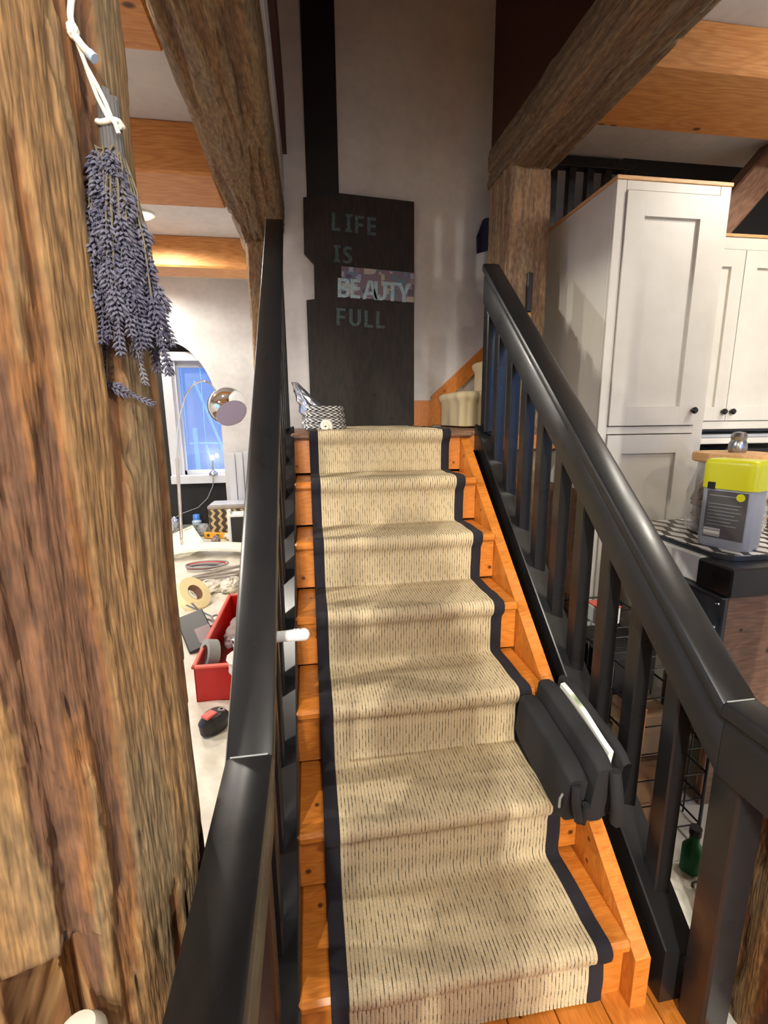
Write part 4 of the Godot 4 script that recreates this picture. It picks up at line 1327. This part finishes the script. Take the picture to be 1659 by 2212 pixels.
func black_bag():
	var t := thing("black_bag", "black padded fabric bag with two compartments leaning on the stairs", "bag", V(0.585, -0.965, 0.962))
	t.rotation = V(0.17, 0.0, 0.0)
	var rr := func(w: float, h: float, r: float) -> PackedVector2Array:
		var p := PackedVector2Array()
		for c in [[w / 2 - r, h - r, 0.0], [-w / 2 + r, h - r, 90.0], [-w / 2 + r, r, 180.0], [w / 2 - r, r, 270.0]]:
			for k in 6:
				var a := deg_to_rad(c[2] + 18.0 * k)
				p.append(Vector2(c[0] + r * cos(a), c[1] + r * sin(a)))
		return p
	var pad := func(called: String, x: float, w: float, h: float, z0: float, z1: float, drop: float):
		var m := MB.new()
		var fr := []
		for k in 13:
			var f := k / 12.0
			var e := 1.0 - pow(absf(f * 2.0 - 1.0), 6.0) * 0.16
			fr.append([V(x, 0.004 + h * (1.0 - e) * 0.5 - drop * f, lerpf(z0, z1, f)), Basis.from_scale(V(e, e, 1))])
		m.sweep(rr.call(w, h, 0.016), fr, true, 60.0)
		part(called, m, M.fabric, t)
	pad.call("pocket", 0.030, 0.060, 0.170, 0.01, 0.320, 0.0)
	pad.call("body", 0.088, 0.052, 0.220, 0.0, 0.335, 0.0)
	pad.call("flap", 0.146, 0.028, 0.232, 0.0, 0.335, 0.0)
	var m := MB.new()
	m.box(V(0.125, 0.09, 0.165), V(0.04, 0.18, 0.31), 0.02)
	part("lining", m, M.fabric, t)
	m = MB.new()
	m.tube([V(0.02, 0.15, 0.325), V(0.02, 0.10, 0.341), V(0.032, 0.05, 0.345), V(0.046, 0.03, 0.338), V(0.052, 0.09, 0.337)], 0.012, 8)
	part("strap", m, M.fabric, t)
	m = MB.new()
	m.tube([V(0.11, 0.20, 0.335), V(0.115, 0.14, 0.357), V(0.125, 0.08, 0.361), V(0.14, 0.03, 0.350)], 0.016, 8)
	part("strap", m, M.fabric, t)
	m = MB.new()
	m.tube([V(0.002, 0.10, 0.305), V(-0.004, 0.085, 0.306), V(-0.003, 0.055, 0.308)], 0.0035, 6)
	part("zip_pull", m, M.grey, t)
	# magazine standing in the open compartment
	t = thing("magazine", "white glossy magazine with a green leaf print sticking out of the black bag", "magazine", V(0.585, -0.965, 0.962))
	t.rotation = V(0.17, 0.0, 0.0)
	m = MB.new()
	var prof := pv([0.116, 0.08, 0.117, 0.221, 0.130, 0.224, 0.130, 0.08])
	var fr := []
	for k in 14:
		var f := k / 13.0
		fr.append([V(0.004 * sin(f * 5.0), 0.002 * sin(f * PI), 0.04 + 0.26 * f), Basis()])
	m.sweep(prof, fr, true)
	part("pages", m, M.magazine, t)

# ---------------------------------------------------------------- kitchen
func shaker_door(t: Node3D, x0: float, x1: float, y0: float, y1: float, z: float, stile: float, knob: Vector3):
	var d := Node3D.new()
	d.name = "door"
	t.add_child(d, true)
	var off := -t.position
	var fm := MB.new()
	for q in [[x0, y0, x0 + stile, y1], [x1 - stile, y0, x1, y1], [x0 + stile, y1 - stile * 1.1, x1 - stile, y1], [x0 + stile, y0, x1 - stile, y0 + stile]]:
		fm.box(V((q[0] + q[2]) / 2, (q[1] + q[3]) / 2, z + 0.011), V(q[2] - q[0], q[3] - q[1], 0.022), 0.0002)
	part("door_frame", _at(fm, off), M.cab, d)
	part("door_panel", _at(bx(V(x0 + stile - 0.004, y0 + stile - 0.004, z), V(x1 - stile + 0.004, y1 - stile + 0.004, z + 0.008), 0.001), off), M.cab, d)
	if knob != Vector3.ZERO:
		var m := MB.new()
		m.lathe([Vector2(0, 0.030), Vector2(0.010, 0.029), Vector2(0.0155, 0.022), Vector2(0.014, 0.013), Vector2(0.006, 0.010), Vector2(0.007, 0.0), Vector2(0, 0)], 20, Transform3D(Basis(V(1, 0, 0), V(0, 0, 1), V(0, -1, 0)), knob + V(0, 0, z + 0.022) + off))
		part("knob", m, M.knob, d, "dark pewter knob")

func kitchen():
	var t := thing("tall_cabinet", "tall narrow cream shaker cabinet with two stacked doors", "cabinet", V(1.52, -1.4, -0.04))
	var off := -t.position
	var zf := 0.248
	part("side_panel", _at(bx(V(1.258, -0.30, -0.35), V(1.278, 1.012, zf), 0.002), off), M.cab, t)
	part("base_panel", _at(bx(V(1.258, -1.4, -0.35), V(1.280, -0.302, zf - 0.02), 0.002), off), M.brownwood, t, "bare brown lower side panel")
	part("side_panel", _at(bx(V(1.77, -1.4, -0.35), V(1.795, 1.012, zf), 0.002), off), M.cab, t)
	part("back_panel", _at(bx(V(1.278, -1.4, -0.35), V(1.77, 1.012, -0.335), 0.002), off), M.cab, t)
	part("shelf", _at(bx(V(1.278, -0.02, -0.33), V(1.77, 0.0, zf - 0.005), 0.002), off), M.cab, t)
	for q in [[1.258, -1.4, 1.303, 1.012], [1.742, -1.4, 1.795, 1.012], [1.303, 0.975, 1.742, 1.012], [1.303, -0.028, 1.742, 0.006], [1.303, -1.4, 1.742, -1.22]]:
		part("face_frame", _at(bx(V(q[0], q[1], zf), V(q[2], q[3], zf + 0.018), 0.002), off), M.cab, t)
	part("raw_edge", _at(bx(V(1.255, 1.012, -0.352), V(1.80, 1.028, zf + 0.022), 0.002), off), M.lightwood, t, "bare wood strip along the cabinet top")
	shaker_door(t, 1.306, 1.739, 0.010, 0.971, zf + 0.004, 0.085, V(1.718, 0.076, 0))
	shaker_door(t, 1.306, 1.739, -1.215, -0.032, zf + 0.004, 0.078, Vector3.ZERO)
	t = thing("wall_cabinet", "lower wide cream shaker cabinet set back beside the tall one", "cabinet", V(2.25, 0.45, -0.15))
	off = -t.position
	part("carcass", _at(bx(V(1.80, -0.02, -0.35), V(2.95, 0.90, 0.030), 0.002), off), M.cab, t)
	part("raw_edge", _at(bx(V(1.80, 0.90, -0.35), V(2.96, 0.914, 0.055), 0.002), off), M.lightwood, t, "bare wood strip along the cabinet top")
	for q in [[1.80, 0.845, 2.95, 0.90], [1.80, -0.02, 2.95, 0.02]]:
		part("face_frame", _at(bx(V(q[0], q[1], 0.030), V(q[2], q[3], 0.048), 0.002), off), M.cab, t)
	shaker_door(t, 1.802, 2.111, 0.024, 0.842, 0.032, 0.07, V(2.088, 0.070, 0))
	shaker_door(t, 2.115, 2.52, 0.024, 0.842, 0.032, 0.07, V(2.138, 0.070, 0))
	shaker_door(t, 2.524, 2.945, 0.024, 0.842, 0.032, 0.07, Vector3.ZERO)
	t = thing("open_shelf", "cream shelf rails under the wide cabinet", "shelf", V(2.3, -0.08, -0.1))
	off = -t.position
	part("rail", _at(bx(V(1.80, -0.098, 0.0), V(2.95, -0.068, 0.045), 0.003), off), M.cab, t)
	part("board", _at(bx(V(1.80, -0.068, -0.35), V(2.95, -0.05, 0.0), 0.002), off), M.frame, t)
	single("blue_tile", bx(V(1.80, -0.45, -0.35), V(2.16, -0.102, -0.33), 0.003), M.paleblue, "pale blue splashback panel in the niche under the shelf", "panel")
	t = thing("black_oven", "black appliance standing in the niche under the shelf", "oven", V(2.45, -0.45, -0.13))
	part("casing", bx(V(-0.26, 0.0, -0.2), V(0.30, 0.33, 0.14), 0.008), M.blackcard, t)
	part("glass_front", bx(V(-0.24, 0.02, 0.14), V(0.16, 0.30, 0.146), 0.002), M.black, t)
	t = thing("base_counter", "cream base units with a black top along the kitchen wall", "counter", V(2.3, -1.4, -0.1))
	part("worktop", bx(V(-0.5, 0.91, -0.25), V(0.65, 0.945, 0.32), 0.004), M.black, t)
	part("units", bx(V(-0.5, 0.0, -0.25), V(0.65, 0.91, 0.28), 0.003), M.cab, t)
	# island in the foreground
	t = thing("island", "kitchen island with a thick black top edge and plain brown side", "island", V(1.85, -1.4, 0.70))
	off = -t.position
	part("slab_edge", _at(bx(V(1.345, -0.555, 0.81), V(2.45, -0.452, 0.957), 0.006), off), M.black, t)
	part("slab", _at(bx(V(1.66, -0.50, 0.34), V(2.45, -0.455, 0.81), 0.004), off), M.black, t)
	part("front_panel", _at(bx(V(1.372, -1.4, 0.90), V(2.42, -0.556, 0.93), 0.003), off), M.brownwood, t)
	part("side_panel", _at(bx(V(1.66, -1.4, 0.36), V(1.69, -0.50, 0.90), 0.003), off), M.brownwood, t)
	part("bracket", _at(bx(V(1.352, -0.80, 0.70), V(1.370, -0.558, 0.935), 0.004), off), M.gunmetal, t, "grey metal bracket plate")
	part("bracket_lip", _at(bx(V(1.335, -0.566, 0.70), V(1.362, -0.557, 0.94), 0.002), off), M.gunmetal, t)
	for q in [[-0.59, 0.91], [-0.592, 0.76], [-0.68, 0.905], [-0.77, 0.74]]:
		var m := MB.new()
		m.lathe([Vector2(0, 0.008), Vector2(0.007, 0.006), Vector2(0.009, 0.0), Vector2(0, 0)], 12, Transform3D(Basis(V(0, 0, 1), V(-1, 0, 0), V(0, -1, 0)), V(1.352, q[0], q[1]) + off))
		part("bolt", m, M.chrome, t)
	single("white_carton", bx(V(1.365, -0.555, 0.42), V(1.64, -0.452, 0.80), 0.004), M.white, "white carton wedged under the patterned tray", "box")
	# tray
	t = thing("patterned_tray", "thin tray with white triangles on dark standing on the island", "tray", V(1.80, -0.452, 0.60))
	var pr := PackedVector2Array()
	for c in [[0.34, 0.20, 0.0], [-0.33, 0.20, 90.0], [-0.33, -0.22, 180.0], [0.34, -0.22, 270.0]]:
		for k in 7:
			var a := deg_to_rad(c[2] + 15.0 * k)
			pr.append(Vector2(c[0] + 0.08 * cos(a), c[1] + 0.08 * sin(a)))
	var flat_ := Basis(V(1, 0, 0), V(0, 0, 1), V(0, -1, 0))
	var m := MB.new()
	m.prism(pr, 0.016, Transform3D(flat_, V(0, 0.009, 0)))
	part("base", m, M.gunmetal, t)
	m = MB.new()
	var pin := PackedVector2Array()
	for q in pr: pin.append(q * 0.975)
	m.prism(pin, 0.002, Transform3D(flat_, V(0, 0.0182, 0)))
	part("print", m, M.triangles, t)
	# wipes bottle
	t = thing("grey_bottle", "chunky grey tub with a bright yellow cap and a dark printed label", "bottle", V(1.513, -0.432, 0.757))
	t.rotation.y = -1.2
	var rr := func(w: float, d: float, r: float) -> PackedVector2Array:
		var p := PackedVector2Array()
		for c in [[w / 2 - r, d / 2 - r, 0.0], [-w / 2 + r, d / 2 - r, 90.0], [-w / 2 + r, -d / 2 + r, 180.0], [w / 2 - r, -d / 2 + r, 270.0]]:
			for k in 7:
				var a := deg_to_rad(c[2] + 15.0 * k)
				p.append(Vector2(c[0] + r * cos(a), c[1] + r * sin(a)))
		return p
	m = MB.new()
	m.sweep(rr.call(0.172, 0.118, 0.025), [[V(0, 0.0, 0), flat_ * Basis.from_scale(V(0.95, 0.95, 1))], [V(0, 0.008, 0), flat_], [V(0, 0.238, 0), flat_], [V(0, 0.245, 0), flat_ * Basis.from_scale(V(0.96, 0.96, 1))]], true, 60.0)
	part("tub", m, M.bottlegrey, t)
	m = MB.new()
	m.sweep(rr.call(0.182, 0.128, 0.03), [[V(0, 0.222, 0), flat_], [V(0, 0.31, 0), flat_], [V(0, 0.322, 0), flat_ * Basis.from_scale(V(0.97, 0.96, 1))], [V(0, 0.328, 0), flat_ * Basis.from_scale(V(0.90, 0.88, 1))]], true, 60.0)
	part("cap", m, M.lime, t)
	m = MB.new()
	m.box(V(0.004, 0.125, 0.0592), V(0.134, 0.178, 0.001), 0.0002)
	part("label", m, M.labeldark, t)
	m = MB.new()
	m.box(V(-0.033, 0.058, 0.0600), V(0.056, 0.030, 0.001), 0.0002)
	part("barcode", m, M.barcode, t)
	m = MB.new()
	m.box(V(-0.050, 0.232, 0.0650), V(0.026, 0.026, 0.001), 0.0002)
	part("emblem", m, M.blackcard, t)
	for q in [[0.196, 0.11, 0.003], [0.165, 0.11, 0.0025], [0.152, 0.10, 0.0025], [0.139, 0.108, 0.0025], [0.126, 0.09, 0.0025], [0.113, 0.105, 0.0025], [0.10, 0.08, 0.0025], [0.087, 0.10, 0.0025]]:
		m = MB.new()
		m.box(V(-0.054 + q[1] * 0.5, q[0], 0.0600), V(q[1], q[2], 0.0008), 0.0002)
		part("text_line", m, M.grey, t)
	m = MB.new()
	m.lathe([Vector2(0, 0.0), Vector2(0.014, 0.0), Vector2(0.014, 0.001), Vector2(0, 0.001)], 20, Transform3D(Basis(V(1, 0, 0), V(0, 0, 1), V(0, -1, 0)), V(0.048, 0.197, 0.0598)))
	part("badge", m, M.lime, t)
	# cookie jar
	t = thing("glass_jar", "big clear glass jar of brown biscuits with a wooden lid and silver knob", "jar", V(1.69, -0.432, 0.55))
	m = MB.new()
	m.lathe([Vector2(0, 0.004), Vector2(0.13, 0.004), Vector2(0.142, 0.02), Vector2(0.145, 0.17), Vector2(0.125, 0.24), Vector2(0.115, 0.275), Vector2(0.115, 0.30), Vector2(0.112, 0.30), Vector2(0.112, 0.275), Vector2(0.122, 0.24), Vector2(0.141, 0.17), Vector2(0.138, 0.022), Vector2(0, 0.010)], 36)
	part("glass", m, M.jar, t)
	m = MB.new()
	m.lathe([Vector2(0, 0.335), Vector2(0.135, 0.335), Vector2(0.14, 0.328), Vector2(0.14, 0.304), Vector2(0.134, 0.298), Vector2(0, 0.298)], 36)
	part("lid", m, M.lightwood, t)
	m = MB.new()
	m.lathe([Vector2(0, 0.42), Vector2(0.022, 0.416), Vector2(0.030, 0.40), Vector2(0.026, 0.385), Vector2(0.032, 0.372), Vector2(0.034, 0.352), Vector2(0.03, 0.335), Vector2(0, 0.335)], 14, Transform3D(Basis(), V(0.02, 0, 0)), 20.0)
	part("lid_knob", m, M.steel, t)
	var r := RandomNumberGenerator.new()
	r.seed = 9
	for k in 90:
		var a := r.randf() * TAU
		var d := sqrt(r.randf()) * 0.122
		var o := part("biscuit", biscuit(), [M.biscuit, M.biscuit2][k % 2], t)
		o.position = V(cos(a) * d, 0.03 + 0.17 * k / 89.0, sin(a) * d)
		o.rotation = V(r.randf() * 1.2, r.randf() * 6.0, r.randf() * 1.0)
	# crate and things behind the balusters
	t = thing("wire_crate", "black wire crate standing behind the balusters", "crate", V(1.12, -1.4, 0.72))
	for q in [[-0.17, -0.30], [0.17, -0.30], [-0.17, 0.30], [0.17, 0.30]]:
		m = MB.new()
		m.tube([V(q[0], 0.0, q[1]), V(q[0], 0.65, q[1])], 0.006, 6)
		part("corner_wire", m, M.black, t)
	for k in 7:
		m = MB.new()
		var y := 0.02 + k * 0.105
		m.tube([V(-0.17, y, -0.30), V(0.17, y, -0.30), V(0.17, y, 0.30), V(-0.17, y, 0.30), V(-0.17, y, -0.30)], 0.004, 5)
		part("ring_wire", m, M.black, t)
	for k in 9:
		m = MB.new()
		var z := -0.30 + 0.075 * k
		m.tube([V(-0.17, 0.0, z), V(-0.17, 0.65, z), V(0.17, 0.65, z), V(0.17, 0.0, z)], 0.003, 5)
		part("bar_wire", m, M.black, t)
	for q in [[V(1.12, -1.30, 0.88), V(0.22, 0.19, 0.2), "cardboard", "small brown cardboard box low in the wire crate", "cardboard_box"], [V(1.12, -1.10, 0.76), V(0.25, 0.17, 0.28), "cardboard2", "tan cardboard carton in the middle of the wire crate", "cardboard_box"], [V(1.12, -0.90, 0.68), V(0.24, 0.17, 0.22), "blackcard", "black carton near the top of the wire crate", "carton"]]:
		m = MB.new()
		m.box(Vector3.ZERO, q[1], 0.004)
		single(q[4], m, M[q[2]], q[3], "box", q[0])
	t = thing("white_packet", "small white packet with an orange edge on top of the wire crate", "packet", V(1.09, -0.728, 0.66))
	part("packet", bx(V(-0.05, -0.02, -0.04), V(0.05, 0.05, 0.04), 0.006), M.white, t)
	part("edge", bx(V(-0.05, 0.05, -0.04), V(0.05, 0.056, 0.04), 0.002), M.rim, t)
	m = MB.new()
	m.tube([V(0.985, -0.86, 1.06), V(0.99, -1.38, 1.04)], 0.008, 8)
	single("copper_rod", m, M.copper, "thin copper-orange rod standing at the corner of the wire crate", "rod")
	single("white_cloth", blob(V(0.13, 0.05, 0.12), 0.2, 55), M.paper, "white cloth on the kitchen floor by the black newel", "cloth", V(1.06, -1.375, 1.26))
	t = thing("green_bottle", "small green plastic bottle standing on the white cloth", "bottle", V(1.09, -1.34, 1.20))
	m = MB.new()
	m.lathe([Vector2(0, 0.13), Vector2(0.014, 0.13), Vector2(0.014, 0.105), Vector2(0.03, 0.08), Vector2(0.03, 0.0), Vector2(0, 0)], 18)
	part("bottle", m, M.green, t)
	m = MB.new()
	m.lathe([Vector2(0, 0.155), Vector2(0.017, 0.155), Vector2(0.017, 0.13), Vector2(0, 0.13)], 16)
	part("cap", m, M.blackcard, t)
	m = MB.new()
	m.tube([V(0.96, -1.36, 1.13), V(0.945, -1.375, 1.22), V(0.955, -1.385, 1.31), V(0.985, -1.39, 1.38), V(1.02, -1.39, 1.42)], 0.010, 8)
	single("red_hose", m, M.darkred, "dark red hose curving over the kitchen floor by the newel", "hose")

func biscuit() -> MB:
	var m := MB.new()
	m.box(Vector3.ZERO, V(0.07, 0.014, 0.045), 0.005)
	return m

# ---------------------------------------------------------------- the photographer, who shades the stairs
func skin_mesh(bones: Array, cell: float, soft: float) -> MB:
	var lo := Vector3.INF
	var hi := -Vector3.INF
	for b in bones:
		var r: float = maxf(b[2], b[3]) + 3.0 * cell
		lo = lo.min(b[0] - Vector3.ONE * r).min(b[1] - Vector3.ONE * r)
		hi = hi.max(b[0] + Vector3.ONE * r).max(b[1] + Vector3.ONE * r)
	var n := Vector3i(((hi - lo) / cell).ceil()) + Vector3i.ONE
	var f := PackedFloat32Array()
	f.resize(n.x * n.y * n.z)
	for b in bones:
		var a: Vector3 = b[0]
		var d: Vector3 = b[1] - a
		var dd := maxf(d.length_squared(), 1e-9)
		var r: float = maxf(b[2], b[3]) + 2.5 * cell
		var i0 := Vector3i(((a.min(b[1]) - Vector3.ONE * r - lo) / cell).floor())
		var i1 := Vector3i(((a.max(b[1]) + Vector3.ONE * r - lo) / cell).ceil())
		for z in range(maxi(i0.z, 0), mini(i1.z + 1, n.z)):
			for y in range(maxi(i0.y, 0), mini(i1.y + 1, n.y)):
				var k := (z * n.y + y) * n.x
				for x in range(maxi(i0.x, 0), mini(i1.x + 1, n.x)):
					var p := lo + V(x, y, z) * cell - a
					var t := clampf(p.dot(d) / dd, 0.0, 1.0)
					f[k + x] += exp(-(p.distance_to(d * t) - lerpf(b[2], b[3], t)) / soft)
	var vid := {}
	var vs := []
	for z in n.z - 1:
		for y in n.y - 1:
			for x in n.x - 1:
				var k := (z * n.y + y) * n.x + x
				var c := [k, k + 1, k + n.x, k + n.x + 1, k + n.x * n.y, k + n.x * n.y + 1, k + n.x * n.y + n.x, k + n.x * n.y + n.x + 1]
				var m := 0
				for e in 8:
					if f[c[e]] > 1.0: m += 1
				if m == 0 or m == 8: continue
				var s := Vector3.ZERO
				var cnt := 0
				for e in 8:
					for ax in 3:
						var g := e ^ (1 << ax)
						if g < e: continue
						var va := f[c[e]]
						var vb := f[c[g]]
						if (va > 1.0) == (vb > 1.0): continue
						var la := log(maxf(va, 1e-9))
						var lb := log(maxf(vb, 1e-9))
						var t := la / (la - lb)
						var p := V(e & 1, (e >> 1) & 1, e >> 2)
						p[ax] += t
						s += p
						cnt += 1
				vid[k] = vs.size()
				vs.append(lo + (V(x, y, z) + s / cnt) * cell)
	var mb := MB.new()
	mb.smooth()
	var step := [1, n.x, n.x * n.y]
	for k in vid:
		var x: int = k % n.x
		var y: int = (k / n.x) % n.y
		var z: int = k / (n.x * n.y)
		for ax in 3:
			var u: int = (ax + 1) % 3
			var w: int = (ax + 2) % 3
			if [x, y, z][u] == 0 or [x, y, z][w] == 0: continue
			var i0: bool = f[k] > 1.0
			if i0 == (f[k + step[ax]] > 1.0): continue
			var q := [k, k - step[u], k - step[u] - step[w], k - step[w]]
			var ok := true
			for e in q: ok = ok and vid.has(e)
			if not ok: continue
			var out := Vector3.ZERO
			out[ax] = 1.0 if i0 else -1.0
			mb.quad(vs[vid[q[0]]], vs[vid[q[1]]], vs[vid[q[2]]], vs[vid[q[3]]], Vector2.ZERO, Vector2.ZERO, Vector2.ZERO, Vector2.ZERO, out)
	mb.flat()
	return mb

func photographer():
	var o := V(0.03, -1.4, 2.80)
	var t := thing("person", "person behind the viewpoint holding up a phone, shading the stairs", "person", o)
	var B := [[V(0, 0.92, 0), V(0, 1.05, 0.0), 0.135, 0.125], [V(0, 1.05, 0), V(0, 1.30, 0.01), 0.125, 0.14], [V(-0.10, 1.33, 0.01), V(0.10, 1.33, 0.01), 0.085, 0.085], [V(0, 1.38, 0), V(0, 1.50, -0.02), 0.058, 0.052],
		[V(0, 1.57, -0.035), V(0, 1.645, -0.02), 0.072, 0.088], [V(0, 1.555, -0.095), V(0, 1.595, -0.105), 0.018, 0.012], [V(0, 1.50, -0.06), V(0, 1.53, -0.07), 0.035, 0.045]]
	var top := []
	var legs := []
	for s in [-1.0, 1.0]:
		var sh := V(0.175 * s, 1.34, 0.01)
		var el := V(0.245 * s, 1.10, -0.14)
		var wr := V(0.062 * s - 0.05, 1.40, -0.40)
		var hd := V(0.042 * s - 0.055, 1.435, -0.455)
		B.append_array([[sh, el, 0.052, 0.042], [el, wr, 0.042, 0.028], [wr, hd, 0.027, 0.030]])
		top.append_array([[sh, el, 0.064, 0.054], [el, wr.lerp(el, 0.15), 0.054, 0.042]])
		for k in 4:
			var kb := hd + V(0.004 * s, 0.034 - 0.022 * k, -0.012)
			var mid := kb + V(-0.006 * s, 0.0, -0.034 + 0.003 * k)
			B.append([kb, mid, 0.009, 0.0085])
			B.append([mid, mid + V(-0.026 * s, 0.0, -0.004), 0.0085, 0.0075])
		B.append([hd + V(-0.008 * s, 0.02, 0.02), hd + V(-0.032 * s, 0.032, 0.012), 0.011, 0.009])
		B.append([V(0.085 * s, 1.60, -0.015), V(0.088 * s, 1.63, -0.01), 0.012, 0.014])
		var hip := V(0.09 * s, 0.92, 0)
		var kn := V(0.10 * s, 0.50, -0.02)
		var an := V(0.105 * s, 0.09, 0.02)
		legs.append_array([[hip, kn, 0.098, 0.066], [kn, an, 0.066, 0.048]])
		B.append_array([[hip, kn, 0.085, 0.055], [kn, an, 0.055, 0.036], [an, V(0.12 * s, 0.045, -0.13), 0.045, 0.042]])
	top.append_array([[V(0, 0.88, 0), V(0, 1.05, 0), 0.155, 0.145], [V(0, 1.05, 0), V(0, 1.30, 0.01), 0.145, 0.155], [V(-0.12, 1.34, 0.01), V(0.12, 1.34, 0.01), 0.09, 0.09]])
	legs.append([V(-0.05, 0.93, 0), V(0.05, 0.93, 0), 0.125, 0.125])
	part("body", skin_mesh(B, 0.012, 0.012), M.skin, t)
	part("sweater", skin_mesh(top, 0.022, 0.02), M.fabric, t)
	part("trousers", skin_mesh(legs, 0.022, 0.02), M.navycloth, t)
	part("hair", skin_mesh([[V(0, 1.62, 0.015), V(0, 1.66, 0.0), 0.097, 0.092], [V(-0.06, 1.52, 0.03), V(0.06, 1.52, 0.03), 0.05, 0.05], [V(0, 1.60, 0.04), V(0, 1.46, 0.05), 0.08, 0.05]], 0.014, 0.015), M.darkgrey, t)
	var ph := thing("phone", "black phone held up at the viewpoint", "phone", V(-0.036, 0.02, 2.292))
	part("case", bx(V(-0.038, -0.085, 0.0), V(0.038, 0.068, 0.008), 0.003), M.blackcard, ph)
	part("screen", bx(V(-0.035, -0.08, 0.008), V(0.035, 0.064, 0.0086), 0.0002), M.black, ph)

func _ready():
	setup()
	make_materials()
	lights()
	rooms()
	timbers()
	stairs()
	runner()
	railing(-0.166, -0.33, "glossy black stair railing nearest the lavender post", -1.0)
	railing(0.838, -0.03, "glossy black stair railing on the kitchen side beside the black bag", 1.0)
	upper_railing()
	plank_sign()
	left_room()
	lavender()
	landing_things()
	black_bag()
	kitchen()
	photographer()
